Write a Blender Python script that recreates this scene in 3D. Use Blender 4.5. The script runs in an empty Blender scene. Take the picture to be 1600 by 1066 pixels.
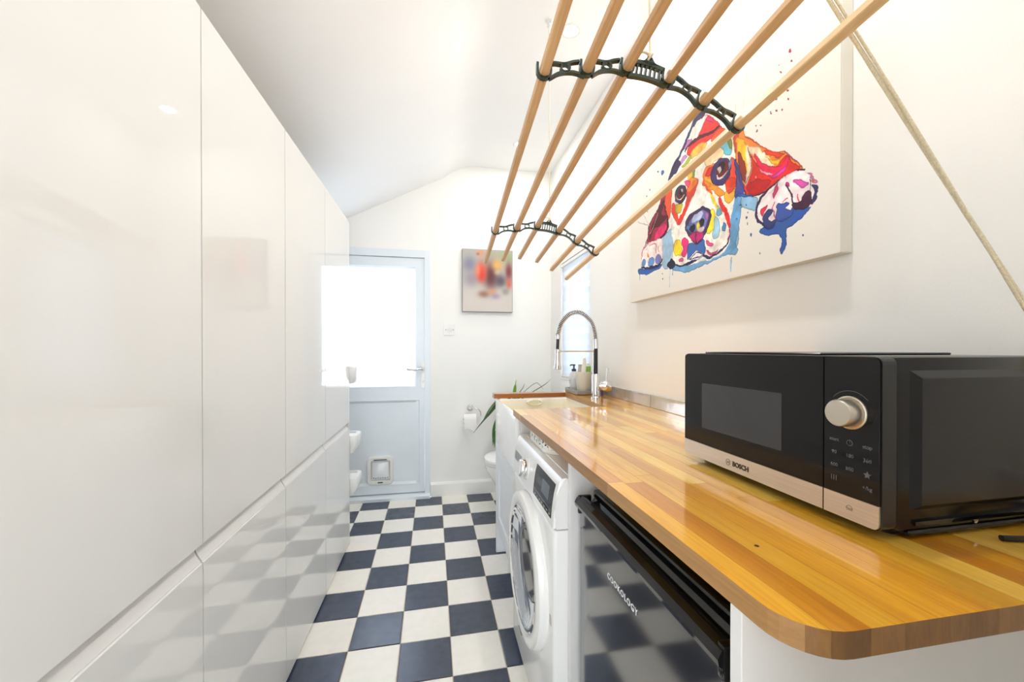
import bpy, bmesh, math, random
import numpy as np
from mathutils import Vector, Matrix, Euler
random.seed(4)
C = bpy.context.scene.collection
SC = bpy.context.scene

# ------------------------------------------------------------------ camera, sky, lights, exposure
CAM_H = 1.2091
cam_d = bpy.data.cameras.new('camera'); cam = bpy.data.objects.new('camera', cam_d); C.objects.link(cam)
cam.location = (0, 0, CAM_H)
cam.rotation_euler = (math.pi / 2 - 0.0053, 0, -0.1898)
cam_d.sensor_width = 36; cam_d.lens = 36 * 609.07 / 1600
cam_d.shift_y = 15.7 / 1600; cam_d.clip_start = 0.02; cam_d.clip_end = 200
SC.camera = cam

world = bpy.data.worlds.new('overcast_sky'); SC.world = world; world.use_nodes = True
wn = world.node_tree.nodes['Background']
wn.inputs[0].default_value = (0.87, 0.93, 1.0, 1); wn.inputs[1].default_value = 3.8
SC.view_settings.view_transform = 'Standard'; SC.view_settings.look = 'None'
SC.view_settings.gamma = 1; SC.view_settings.use_curve_mapping = False
SC.view_settings.exposure = 0.73
LAMP_W = 4.6
LAMP_COL = (1.0, 0.985, 0.965)
SC.cycles.diffuse_bounces = 7; SC.cycles.max_bounces = 12; SC.cycles.glossy_bounces = 5
SC.cycles.transmission_bounces = 8; SC.cycles.transparent_max_bounces = 12
SC.cycles.caustics_reflective = False; SC.cycles.caustics_refractive = False
SC.cycles.sample_clamp_indirect = 6
SC.cycles.use_denoising = True

# ------------------------------------------------------------------ helpers
def lin(c):
    return tuple(((x / 255) / 12.92 if x / 255 <= 0.04045 else ((x / 255 + 0.055) / 1.055) ** 2.4) for x in c)
def mat(name, rgb, rough=0.5, metal=0.0, var=0.03, scale=8.0, bump=0.0, bscale=200.0, coat=0.0, coat_r=0.05,
        spec=0.5, emit=None, trans=0.0, ior=1.5, stretch=(1, 1, 1)):
    m = bpy.data.materials.new(name); m.use_nodes = True
    nt = m.node_tree; p = nt.nodes['Principled BSDF']
    c = lin(rgb)
    tc = nt.nodes.new('ShaderNodeTexCoord'); mp = nt.nodes.new('ShaderNodeMapping'); mp.inputs['Scale'].default_value = stretch
    nt.links.new(tc.outputs['Object'], mp.inputs['Vector'])
    nz = nt.nodes.new('ShaderNodeTexNoise'); nz.inputs['Scale'].default_value = scale; nz.inputs['Detail'].default_value = 4
    nt.links.new(mp.outputs[0], nz.inputs['Vector'])
    rmp = nt.nodes.new('ShaderNodeValToRGB')
    rmp.color_ramp.elements[0].position = 0.3; rmp.color_ramp.elements[1].position = 0.7
    rmp.color_ramp.elements[0].color = (*[max(0, x * (1 - var)) for x in c], 1)
    rmp.color_ramp.elements[1].color = (*[min(1, x * (1 + var)) for x in c], 1)
    nt.links.new(nz.outputs['Fac'], rmp.inputs[0]); nt.links.new(rmp.outputs[0], p.inputs['Base Color'])
    p.inputs['Roughness'].default_value = rough; p.inputs['Metallic'].default_value = metal
    p.inputs['Coat Weight'].default_value = coat; p.inputs['Coat Roughness'].default_value = coat_r
    p.inputs['Specular IOR Level'].default_value = spec; p.inputs['IOR'].default_value = ior
    p.inputs['Transmission Weight'].default_value = trans
    if emit:
        p.inputs['Emission Color'].default_value = (*lin(emit[0]), 1); p.inputs['Emission Strength'].default_value = emit[1]
    if bump:
        n2 = nt.nodes.new('ShaderNodeTexNoise'); n2.inputs['Scale'].default_value = bscale; n2.inputs['Detail'].default_value = 3
        nt.links.new(mp.outputs[0], n2.inputs['Vector'])
        b = nt.nodes.new('ShaderNodeBump'); b.inputs['Strength'].default_value = bump; b.inputs['Distance'].default_value = 0.002
        nt.links.new(n2.outputs['Fac'], b.inputs['Height']); nt.links.new(b.outputs[0], p.inputs['Normal'])
    return m
def wood(name, tones, rough=0.35, coat=0.0, coat_r=0.08, per_object=True, scale=(38, 2.2, 38), knots=False):
    m = bpy.data.materials.new(name); m.use_nodes = True
    nt = m.node_tree; p = nt.nodes['Principled BSDF']; N = nt.nodes.new; L = nt.links.new
    tc = N('ShaderNodeTexCoord'); oi = N('ShaderNodeObjectInfo')
    sh = N('ShaderNodeVectorMath'); sh.operation = 'SCALE'; sh.inputs[0].default_value = (13.1, 7.7, 9.3)
    L(oi.outputs['Random'], sh.inputs['Scale'])
    ad = N('ShaderNodeVectorMath'); ad.operation = 'ADD'; L(tc.outputs['Object'], ad.inputs[0]); L(sh.outputs[0], ad.inputs[1])
    mp = N('ShaderNodeMapping'); mp.inputs['Scale'].default_value = scale; L(ad.outputs[0], mp.inputs['Vector'])
    nz = N('ShaderNodeTexNoise'); nz.inputs['Scale'].default_value = 1.0; nz.inputs['Detail'].default_value = 6; nz.inputs['Distortion'].default_value = 0.6
    L(mp.outputs[0], nz.inputs['Vector'])
    fine = N('ShaderNodeTexNoise'); fine.inputs['Scale'].default_value = 5.0; fine.inputs['Detail'].default_value = 3; L(mp.outputs[0], fine.inputs['Vector'])
    r1 = N('ShaderNodeValToRGB'); cr = r1.color_ramp
    cr.elements[0].color = (*lin(tones[0]), 1); cr.elements[1].color = (*lin(tones[-1]), 1)
    cr.elements[0].position = 0.05; cr.elements[1].position = 0.95
    for i, t in enumerate(tones[1:-1]):
        e = cr.elements.new(0.05 + 0.9 * (i + 1) / (len(tones) - 1)); e.color = (*lin(t), 1)
    mx = N('ShaderNodeMath'); mx.operation = 'MULTIPLY_ADD'; L(nz.outputs['Fac'], mx.inputs[0]); mx.inputs[1].default_value = 0.7
    if per_object:
        m2 = N('ShaderNodeMath'); m2.operation = 'MULTIPLY_ADD'; L(oi.outputs['Random'], m2.inputs[0]); m2.inputs[1].default_value = 0.85; m2.inputs[2].default_value = -0.27
        L(m2.outputs[0], mx.inputs[2])
    else: mx.inputs[2].default_value = 0.15
    L(mx.outputs[0], r1.inputs[0])
    mul = N('ShaderNodeMix'); mul.data_type = 'RGBA'; mul.blend_type = 'MULTIPLY'; mul.inputs['Factor'].default_value = 0.35
    L(r1.outputs[0], mul.inputs['A'])
    r2 = N('ShaderNodeValToRGB'); r2.color_ramp.elements[0].position = 0.35; r2.color_ramp.elements[1].position = 0.6
    r2.color_ramp.elements[0].color = (0.62, 0.56, 0.5, 1); L(fine.outputs['Fac'], r2.inputs[0]); L(r2.outputs[0], mul.inputs['B'])
    L(mul.outputs['Result'], p.inputs['Base Color'])
    p.inputs['Roughness'].default_value = rough; p.inputs['Coat Weight'].default_value = coat; p.inputs['Coat Roughness'].default_value = coat_r
    return m
def obj(name, bm, m, parent=None, smooth=None, loc=None):
    me = bpy.data.meshes.new(name)
    bmesh.ops.recalc_face_normals(bm, faces=bm.faces)
    if smooth is not None:
        for f in bm.faces: f.smooth = True
    bm.to_mesh(me); bm.free()
    if smooth is not None: me.set_sharp_from_angle(angle=math.radians(smooth))
    ms = m if isinstance(m, (list, tuple)) else [m]
    for x in ms: me.materials.append(x)
    o = bpy.data.objects.new(name, me); C.objects.link(o)
    if parent is not None: o.parent = parent
    return o
def shift(o, v):                      # move geometry origin: keep vertices in place while origin sits at v
    v = Vector(v)
    o.data.transform(Matrix.Translation(-v)); o.location = v
    return o
def empty(name):
    o = bpy.data.objects.new(name, None); C.objects.link(o); o.empty_display_size = 0.05; return o
def tag(o, label, cat, group=None):
    o['label'] = label; o['category'] = cat
    if group: o['group'] = group
    return o
def thing(name, label, cat, group=None): return tag(empty(name), label, cat, group)
def struct(o): o['kind'] = 'structure'; return o
def NB(): return bmesh.new()
def box(bm, lo, hi, bev=0.0, seg=1, mi=0):
    vs = [bm.verts.new((x, y, z)) for x in (lo[0], hi[0]) for y in (lo[1], hi[1]) for z in (lo[2], hi[2])]
    fs = [(0, 1, 3, 2), (4, 6, 7, 5), (0, 4, 5, 1), (2, 3, 7, 6), (0, 2, 6, 4), (1, 5, 7, 3)]
    F = [bm.faces.new([vs[i] for i in f]) for f in fs]
    for f in F: f.material_index = mi
    if bev:
        es = list({e for f in F for e in f.edges})
        bmesh.ops.bevel(bm, geom=es, offset=bev, segments=seg, affect='EDGES', profile=0.5)
    return bm
def prism(bm, pts, axis, a, b, mi=0):
    """polygon pts (2D) extruded along axis ('x','y','z') from a to b"""
    def P(p, t):
        return {'x': (t, p[0], p[1]), 'y': (p[0], t, p[1]), 'z': (p[0], p[1], t)}[axis]
    A = [bm.verts.new(P(p, a)) for p in pts]; B = [bm.verts.new(P(p, b)) for p in pts]
    n = len(pts); F = [bm.faces.new(A), bm.faces.new(B[::-1])]
    for i in range(n): F.append(bm.faces.new((A[i], A[(i + 1) % n], B[(i + 1) % n], B[i])))
    for f in F: f.material_index = mi
    return bm
def loft(bm, rings, cap0=True, cap1=True, mi=0):
    R = [[bm.verts.new(p) for p in r] for r in rings]; n = len(R[0])
    F = []
    for a, b in zip(R, R[1:]):
        for i in range(n): F.append(bm.faces.new((a[i], a[(i + 1) % n], b[(i + 1) % n], b[i])))
    if cap0: F.append(bm.faces.new(R[0][::-1]))
    if cap1: F.append(bm.faces.new(R[-1]))
    for f in F: f.material_index = mi
    return bm
def frame_of(d):
    d = Vector(d).normalized(); u = Vector((0, 0, 1)) if abs(d.z) < 0.9 else Vector((0, 1, 0))
    s = d.cross(u).normalized(); return s, s.cross(d).normalized()
def tube(bm, pts, r, n=8, caps=True, mi=0):
    pts = [Vector(p) for p in pts]; rs = r if isinstance(r, (list, tuple)) else [r] * len(pts)
    rings = []; s = None
    for i, p in enumerate(pts):
        d = (pts[min(i + 1, len(pts) - 1)] - pts[max(i - 1, 0)]).normalized()
        if s is None: s, t = frame_of(d)
        else:
            s = (s - d * s.dot(d)).normalized(); t = s.cross(d).normalized()
        rings.append([p + s * math.cos(a) * rs[i] + t * math.sin(a) * rs[i] for a in [2 * math.pi * k / n for k in range(n)]])
    return loft(bm, rings, caps, caps, mi)
def lathe(bm, prof, origin=(0, 0, 0), axis=(0, 0, 1), n=24, mi=0, caps=True):
    o = Vector(origin); d = Vector(axis).normalized(); s, t = frame_of(d)
    rings = [[o + d * z + s * r * math.cos(a) + t * r * math.sin(a) for a in [2 * math.pi * k / n for k in range(n)]] for r, z in prof]
    return loft(bm, rings, caps, caps, mi)
def rrect(w, h, r, n=5, cx=0, cy=0):
    out = []
    for sx, sy, a0 in ((1, 1, 0), (-1, 1, 90), (-1, -1, 180), (1, -1, 270)):
        for k in range(n + 1):
            a = math.radians(a0 + 90 * k / n)
            out.append((cx + sx * (w / 2 - r) + r * math.cos(a), cy + sy * (h / 2 - r) + r * math.sin(a)))
    return out
def spline(pts, n=8):
    pts = [Vector(p) for p in pts]; q = [pts[0] * 2 - pts[1]] + pts + [pts[-1] * 2 - pts[-2]]; out = []
    for i in range(1, len(q) - 2):
        for k in range(n):
            t = k / n
            out.append(0.5 * ((2 * q[i]) + (q[i + 1] - q[i - 1]) * t + (2 * q[i - 1] - 5 * q[i] + 4 * q[i + 1] - q[i + 2]) * t * t + (3 * q[i] - q[i - 1] - 3 * q[i + 1] + q[i + 2]) * t ** 3))
    out.append(pts[-1]); return out
def text(name, body, size, origin, right, up, m, parent, bold=0.0, sx=1.0, align='CENTER', space=1.0):
    cu = bpy.data.curves.new(name, 'FONT'); cu.body = body; cu.size = size; cu.offset = bold; cu.extrude = 0.0002
    cu.align_x = align; cu.align_y = 'CENTER'; cu.resolution_u = 3; cu.space_character = space
    tmp = bpy.data.objects.new(name, cu); C.objects.link(tmp)
    dg = bpy.context.evaluated_depsgraph_get(); dg.update()
    me = bpy.data.meshes.new_from_object(tmp.evaluated_get(dg)); bpy.data.objects.remove(tmp)
    r = Vector(right).normalized(); u = Vector(up).normalized(); n = r.cross(u)
    M = Matrix(((r.x * sx, u.x, n.x, origin[0]), (r.y * sx, u.y, n.y, origin[1]), (r.z * sx, u.z, n.z, origin[2]), (0, 0, 0, 1)))
    me.transform(M); me.materials.clear(); me.materials.append(m)
    o = bpy.data.objects.new(name, me); C.objects.link(o); o.parent = parent
    return o
def clip(poly, f):
    out = []
    for i in range(len(poly)):
        a, b = poly[i], poly[(i + 1) % len(poly)]; fa, fb = f(a), f(b)
        if fa >= 0: out.append(a)
        if fa * fb < 0:
            t = fa / (fa - fb); out.append((a[0] + t * (b[0] - a[0]), a[1] + t * (b[1] - a[1])))
    return out
def clip_rect(poly, x0, x1, y0, y1):
    for f in (lambda p: p[0] - x0, lambda p: x1 - p[0], lambda p: p[1] - y0, lambda p: y1 - p[1]):
        poly = clip(poly, f)
        if len(poly) < 3: return []
    return poly
def copy_tree(o, parent=None):
    c = o.copy(); C.objects.link(c)
    if parent: c.parent = parent
    for ch in list(o.children): copy_tree(ch, c)
    return c

# ------------------------------------------------------------------ materials
PAINT = mat('wall_paint', (241, 240, 236), 0.75, var=0.012, scale=3, bump=0.08, bscale=260)
CEILP = mat('ceiling_paint', (245, 245, 244), 0.8, var=0.01, scale=3, bump=0.05)
GLOSS = mat('gloss_white_door', (230, 230, 228), 0.015, var=0.004, scale=2, spec=0.5)
MELAM = mat('white_melamine', (222, 221, 219), 0.4, var=0.01, scale=30, bump=0.05, bscale=900)
UPVC = mat('white_plastic_door', (226, 233, 238), 0.3, var=0.01)
GROUT = mat('tile_grout', (196, 178, 158), 0.85, var=0.08, scale=40)
DARKT = mat('slate_floor_tile', (57, 65, 82), 0.24, var=0.14, scale=26, bump=0.10, bscale=120, spec=.6, ior=1.5)
LIGHTT = mat('cream_floor_tile', (241, 237, 227), 0.35, var=0.025, scale=30, bump=0.08, bscale=120)
SKIRT = mat('skirting_paint', (240, 239, 234), 0.4, var=0.01)
CHROME = mat('chrome', (225, 225, 228), 0.08, 1.0, var=0.02)
STEEL = mat('brushed_steel', (214, 209, 203), 0.42, 1.0, var=0.06, scale=6, stretch=(1, 1, 60))
BLACKP = mat('black_plastic', (20, 20, 22), 0.35, var=0.1)
BLACKG = mat('black_gloss', (14, 14, 16), 0.06, var=0.1)
RUBBER = mat('black_rubber', (24, 23, 22), 0.6, var=0.1)
GREENI = mat('green_enamel', (8, 36, 25), 0.25, var=0.15, scale=50, coat=0.5)
ROPE = mat('cotton_rope', (226, 214, 184), 0.9, var=0.12, scale=300, bump=0.8, bscale=600)
CERAM = mat('white_ceramic', (240, 240, 238), 0.08, var=0.01)
SINKC = mat('fireclay_basin_shade', (236, 230, 208), 0.1, var=0.01)  # white fireclay tinted cream to paint the warm shade inside the basin
APPLW = mat('appliance_white', (233, 233, 231), 0.22, var=0.01)
LAMPM = mat('lamp_lens', (255, 250, 240), 0.4, emit=((255, 244, 226), 14.0))
PINE = wood('pine_rod', [(200, 154, 104), (226, 186, 134), (240, 208, 160)], 0.5, 0.15, 0.3, scale=(70, 2.5, 70))
ENDG = wood('beech_end_grain', [(112, 74, 30), (142, 100, 48), (164, 120, 64)], 0.5, 0.2, 0.2, scale=(60, 30, 12))
SIDEG = wood('beech_side_grain', [(146, 104, 56), (174, 130, 76), (192, 150, 96)], 0.45, 0.3, 0.2)
BEECH = wood('beech_stave', [(204, 132, 30), (228, 163, 42), (240, 184, 60), (249, 205, 94)], 0.3, 1.0, 0.07)


# ------------------------------------------------------------------ the room
XL, XR, YF, YB = -1.13, 0.97, 3.255, -1.3
FLAT = 2.73
# floor: grout bed with single tiles, the grid turned 0.66 degrees against the walls
bm = NB(); box(bm, (XL, YB, -0.06), (XR, YF, -0.0035)); floor = struct(obj('floor', bm, GROUT))
TP = 0.203; TX0, TY0, TA = -1.7339 * TP, 8.1223 * TP, -0.0115
tc_, ts_ = math.cos(TA), math.sin(TA)
for i in range(-5, 8):
    for j in range(-9, 9):
        g = 0.0016; q = []
        for a, b in ((i * TP + g, j * TP + g), ((i + 1) * TP - g, j * TP + g), ((i + 1) * TP - g, (j + 1) * TP - g), (i * TP + g, (j + 1) * TP - g)):
            q.append((TX0 + a * tc_ + b * ts_, TY0 - a * ts_ + b * tc_))
        q = clip_rect(q, XL, XR, -0.2, YF - 0.012)
        if len(q) < 3: continue
        cx = sum(p[0] for p in q) / len(q); cy = sum(p[1] for p in q) / len(q)
        dz = random.uniform(-0.0004, 0.0002)
        bm = NB(); k = 0.0022
        ins = [(cx + (p[0] - cx) * (1 - k / 0.1), cy + (p[1] - cy) * (1 - k / 0.1)) for p in q]
        loft(bm, [[(p[0], p[1], -0.02) for p in q], [(p[0], p[1], -0.0012) for p in q], [(p[0], p[1], dz) for p in ins]])
        o = obj('floor_tile', bm, DARKT if (i + j) % 2 == 0 else LIGHTT, floor)

def slab_wall(name, rects, axis, a, b):
    bm = NB()
    for (u0, u1, v0, v1) in rects:
        if axis == 'y': box(bm, (u0, a, v0), (u1, b, v1))
        else: box(bm, (a, u0, v0), (b, u1, v1))
    return struct(obj(name, bm, PAINT))
DX0, DX1, DZ = -0.915, -0.056, 2.012            # door opening in the far wall
slab_wall('wall_far', [(XL - .1, DX0, 0, 2.9), (DX1, XR + .1, 0, 2.9), (DX0, DX1, DZ, 2.9)], 'y', YF, YF + 0.12)
WY0, WY1, WZ0, WZ1 = 2.379, 2.985, 0.975, 1.885   # window opening in the right wall
wall_right = slab_wall('wall_right', [(YB, WY0, 0, 2.9), (WY1, YF + .12, 0, 2.9), (WY0, WY1, 0, WZ0), (WY0, WY1, WZ1, 2.9)], 'x', XR, XR + 0.2)
slab_wall('wall_left', [(YB, YF + .12, 0, 2.9)], 'x', XL - 0.12, XL)
slab_wall('wall_back', [(XL, -.85, 0, 2.9), (0.18, XR, 0, 2.9), (-.85, 0.18, 2.2, 2.9)], 'y', YB - 0.1, YB)
slab_wall('wall_light_block', [(.20, XR, 0, 2.9)], 'y', -.10, .04)  # unseen wall piece added to block rear daylight from the worktop's end panel
# ceiling: sloped over the cupboards, easing into a flat part
pr = [(XL - .12, 2.012), (-0.687, 2.238), (0.06, 2.618)]
for k in range(1, 8):
    t = k / 8; pr.append((0.06 + 0.26 * t, 2.618 + (FLAT - 2.618) * (1 - (1 - t) ** 2)))
pr += [(0.34, FLAT), (XR + .2, FLAT)]
bm = NB(); prism(bm, pr + [(XR + .2, 2.95), (XL - .12, 2.95)], 'y', YB - .1, YF + .12)
struct(obj('ceiling', bm, CEILP, smooth=20))
# skirting on the far wall
bm = NB(); prism(bm, [(YF, 0), (YF - .015, 0), (YF - .015, .098), (YF - .010, .108), (YF - .006, .115), (YF, .115)], 'x', DX1 + 0.004, XR)
struct(obj('baseboard_far', bm, SKIRT))

# back door with obscured glass
door = struct(empty('door_1'))
FR = 0.045; yd = YF - 0.008
bm = NB()
box(bm, (DX0, yd, 0.02), (DX0 + FR, yd + .08, DZ), .003); box(bm, (DX1 - FR, yd, 0.02), (DX1, yd + .08, DZ), .003)
box(bm, (DX0 + FR - .001, yd + .0005, DZ - 0.062), (DX1 - FR + .001, yd + .0795, DZ - .0005), .002)
box(bm, (DX0 + .002, yd + .0805, .03), (DX0 + FR + .014, yd + .092, DZ - .002)); box(bm, (DX1 - FR - .014, yd + .0805, .03), (DX1 - .002, yd + .092, DZ - .002)); box(bm, (DX0 + FR + .015, yd + .0805, DZ - .078), (DX1 - FR - .015, yd + .092, DZ - .002))
obj('door_frame', bm, UPVC, door)
bm = NB(); prism(bm, [(yd - .035, 0.0), (yd - .035, .022), (yd - .02, .03), (yd + .08, .045), (yd + .08, 0)], 'x', DX0, DX1)
obj('threshold', bm, UPVC, door)
lx0, lx1, lz0, lz1 = DX0 + FR + .003, DX1 - FR - .003, .046, DZ - .066
gx0, gx1, gz0, gz1 = lx0 + .066, lx1 - .064, .905, 1.875
px0, px1, pz0, pz1 = lx0 + .05, lx1 - .038, .115, .795
bm = NB(); ya, yb = yd + .012, yd + .07
box(bm, (lx0, ya, lz0), (gx0, yb, lz1)); box(bm, (gx1, ya, lz0), (lx1, yb, lz1))
box(bm, (gx0, ya, gz1), (gx1, yb, lz1)); box(bm, (gx0, ya, pz1), (gx1, yb, gz0)); box(bm, (gx0, ya, lz0), (gx1, yb, pz0))
obj('door_leaf', bm, UPVC, door)
def bead(x0, x1, z0, z1, w, d):          # mitred moulding round an opening
    bm = NB()
    o_ = [(x0, z0), (x1, z0), (x1, z1), (x0, z1)]; i_ = [(x0 + w, z0 + w), (x1 - w, z0 + w), (x1 - w, z1 - w), (x0 + w, z1 - w)]
    A = [bm.verts.new((p[0], ya - .004, p[1])) for p in o_]; B = [bm.verts.new((p[0], ya + d, p[1])) for p in i_]; D = [bm.verts.new((p[0], ya + d + .004, p[1])) for p in o_]
    for k in range(4):
        l = (k + 1) % 4
        bm.faces.new((A[k], A[l], B[l], B[k])); bm.faces.new((A[k], D[k], D[l], A[l])); bm.faces.new((B[k], B[l], D[l], D[k]))
    return bm
obj('glazing_bead', bead(gx0, gx1, gz0, gz1, .016, .014), UPVC, door)
obj('panel_bead', bead(gx0, px1, pz0, pz1, .02, .012), UPVC, door)
bm = NB(); box(bm, (gx0, ya + .014, pz0), (gx1, ya + .03, pz1)); obj('lower_panel', bm, UPVC, door)
m = bpy.data.materials.new('reeded_glass'); m.use_nodes = True; nt = m.node_tree
p = nt.nodes['Principled BSDF']; p.inputs['Base Color'].default_value = (.93, .96, 1, 1); p.inputs['Roughness'].default_value = .15
tr = nt.nodes.new('ShaderNodeBsdfTranslucent'); tr.inputs[0].default_value = (.90, .93, .98, 1)
nz = nt.nodes.new('ShaderNodeTexNoise'); nz.inputs['Scale'].default_value = 2; tcn = nt.nodes.new('ShaderNodeTexCoord'); nt.links.new(tcn.outputs['Object'], nz.inputs['Vector'])
mr = nt.nodes.new('ShaderNodeMapRange'); mr.inputs['To Min'].default_value = .78; mr.inputs['To Max'].default_value = .86; nt.links.new(nz.outputs['Fac'], mr.inputs['Value'])
ms = nt.nodes.new('ShaderNodeMixShader'); nt.links.new(mr.outputs[0], ms.inputs[0]); nt.links.new(p.outputs[0], ms.inputs[1]); nt.links.new(tr.outputs[0], ms.inputs[2])
nt.links.new(ms.outputs[0], nt.nodes['Material Output'].inputs[0]); REED = m
bm = NB(); n = 130; w = (gx1 - gx0) / n
prof = []
for k in range(n):
    for s in range(3): prof.append((gx0 + w * (k + s / 3), ya + .018 - .0018 * math.sin(math.pi * s / 3)))
prof.append((gx1, ya + .018)); prism(bm, prof + [(gx1, ya + .024), (gx0, ya + .024)], 'z', gz0, gz1)
obj('glass_pane', bm, REED, door)
hx = -0.112
bm = NB(); prism(bm, [(p[0], p[1]) for p in rrect(.03, .215, .012, 4, hx, 1.0)], 'y', ya - .010, ya); plate = obj('handle_plate', bm, APPLW, door)
bm = NB(); tube(bm, spline([(hx, ya - .008, 1.045), (hx - .002, ya - .045, 1.045), (hx - .03, ya - .056, 1.05), (hx - .07, ya - .054, 1.042), (hx - .125, ya - .048, 1.048)], 6), [.012] * 6 + [.0105] * 19, 10)
obj('lever', bm, CHROME, plate, 40)
bm = NB(); lathe(bm, [(.008, 0), (.008, .004), (.004, .005)], (hx, ya - .009, .945), (0, -1, 0), 14); box(bm, (hx - .004, ya - .014, .93), (hx + .004, ya - .009, .945)); obj('keyhole', bm, STEEL, plate)

# window in the right wall
win = struct(empty('window_1')); xw = XR + .12
bm = NB()
box(bm, (xw, WY0, WZ0), (xw + .05, WY0 + .05, WZ1)); box(bm, (xw, WY1 - .05, WZ0), (xw + .05, WY1, WZ1))
box(bm, (xw, WY0 + .05, WZ0), (xw + .05, WY1 - .05, WZ0 + .05)); box(bm, (xw, WY0 + .05, WZ1 - .05), (xw + .05, WY1 - .05, WZ1))
obj('window_frame', bm, UPVC, win)
m = bpy.data.materials.new('clear_glass'); m.use_nodes = True; nt = m.node_tree
tp = nt.nodes.new('ShaderNodeBsdfTransparent'); tp.inputs[0].default_value = (.95, .98, .97, 1); gl = nt.nodes.new('ShaderNodeBsdfGlossy'); gl.inputs['Roughness'].default_value = .01
fr = nt.nodes.new('ShaderNodeFresnel'); ms = nt.nodes.new('ShaderNodeMixShader'); nt.links.new(fr.outputs[0], ms.inputs[0]); nt.links.new(tp.outputs[0], ms.inputs[1]); nt.links.new(gl.outputs[0], ms.inputs[2])
nt.links.new(ms.outputs[0], nt.nodes['Material Output'].inputs[0]); CLEAR = m
bm = NB(); box(bm, (xw + .02, WY0 + .05, WZ0 + .05), (xw + .026, WY1 - .05, WZ1 - .05)); obj('window_pane', bm, CLEAR, win)
bm = NB(); box(bm, (XR - .004, WY0, WZ0 - .0), (XR + .12, WY1, WZ0 + .008), .002); obj('window_sill', bm, SKIRT, win)
m = bpy.data.materials.new('blind_fabric'); m.use_nodes = True; nt = m.node_tree
p = nt.nodes['Principled BSDF']; p.inputs['Base Color'].default_value = (.9, .91, .93, 1); p.inputs['Roughness'].default_value = .8
tr = nt.nodes.new('ShaderNodeBsdfTranslucent'); tr.inputs[0].default_value = (.86, .9, .96, 1)
wv = nt.nodes.new('ShaderNodeTexNoise'); wv.inputs['Scale'].default_value = 60; tcn = nt.nodes.new('ShaderNodeTexCoord'); nt.links.new(tcn.outputs['Object'], wv.inputs['Vector'])
mr = nt.nodes.new('ShaderNodeMapRange'); mr.inputs['To Min'].default_value = .52; mr.inputs['To Max'].default_value = .6; nt.links.new(wv.outputs['Fac'], mr.inputs['Value'])
ms = nt.nodes.new('ShaderNodeMixShader'); nt.links.new(mr.outputs[0], ms.inputs[0]); nt.links.new(p.outputs[0], ms.inputs[1]); nt.links.new(tr.outputs[0], ms.inputs[2])
nt.links.new(ms.outputs[0], nt.nodes['Material Output'].inputs[0]); BLINDM = m
blind = thing('pleated_blind', 'white pleated fabric blind pulled down in the window beside the tap', 'blind')
xb = XR + .014; bm = NB(); n = 22; h = (WZ1 - .03 - (WZ0 + .03)) / n; pts = []
for k in range(n + 1):
    z = WZ0 + .03 + h * k; pts.append((xb + (.004 if k % 2 else -.001), z))
prism(bm, pts + [(x + .0012, z) for x, z in pts[::-1]], 'y', WY0 + .006, WY1 - .006)
obj('pleated_fabric', bm, BLINDM, blind)
bm = NB(); box(bm, (xb - .012, WY0 + .004, WZ1 - .03), (xb + .02, WY1 - .004, WZ1 - .004), .003); obj('head_rail', bm, APPLW, blind)
bm = NB(); box(bm, (xb - .010, WY0 + .006, WZ0 + .012), (xb + .014, WY1 - .006, WZ0 + .031), .003); obj('bottom_rail', bm, APPLW, blind)

# splashback tiles along the worktop
TILEM = mat('silver_tile', (206, 202, 196), 0.10, 0.55, var=0.10, scale=14, bump=0.35, bscale=26)
yt = 2.372; yl = [2.156, 1.896, 1.636, 1.376, 1.116, .856, .596, .336]
for k, y in enumerate(yl):
    bm = NB(); box(bm, (XR - .009, y + .0015, .9405), (XR - .0005, yt - .0015, 1.0 + random.uniform(-.001, .001)), .0015); obj('splashback_tile', bm, TILEM, wall_right)
    yt = y

# ------------------------------------------------------------------ recessed ceiling lamps
def downlight(x, y, label, k=1.0):
    d = thing('ceiling_downlight', label, 'ceiling lamp', 'recessed ceiling downlights'); d.location = (x, y, FLAT)
    bm = NB(); lathe(bm, [(.030, .004), (.034, -.003), (.042, -.004), (.046, -.001), (.046, .004)], n=32, caps=False); obj('trim_ring', bm, APPLW, d, 40)
    bm = NB(); lathe(bm, [(.0305, .002), (.029, -.0012), (.012, -.002)], n=28); obj('lens', bm, LAMPM, d, 40)
    l = bpy.data.lights.new('downlight_beam', 'AREA'); l.shape = 'DISK'; l.size = .07; l.energy = LAMP_W * k; l.color = LAMP_COL; l.spread = math.radians(180)
    lo = bpy.data.objects.new('downlight_beam', l); C.objects.link(lo); lo.parent = d; lo.location = (0, 0, -.006)
downlight(.629, 1.783, 'lit round downlight in the flat ceiling above the drying rack')
downlight(.60, 2.84, 'lit round downlight nearest the far wall, behind the first wooden rod', .5)
downlight(.63, .72, 'lit round downlight above the near end of the worktop', 1.1)

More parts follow.
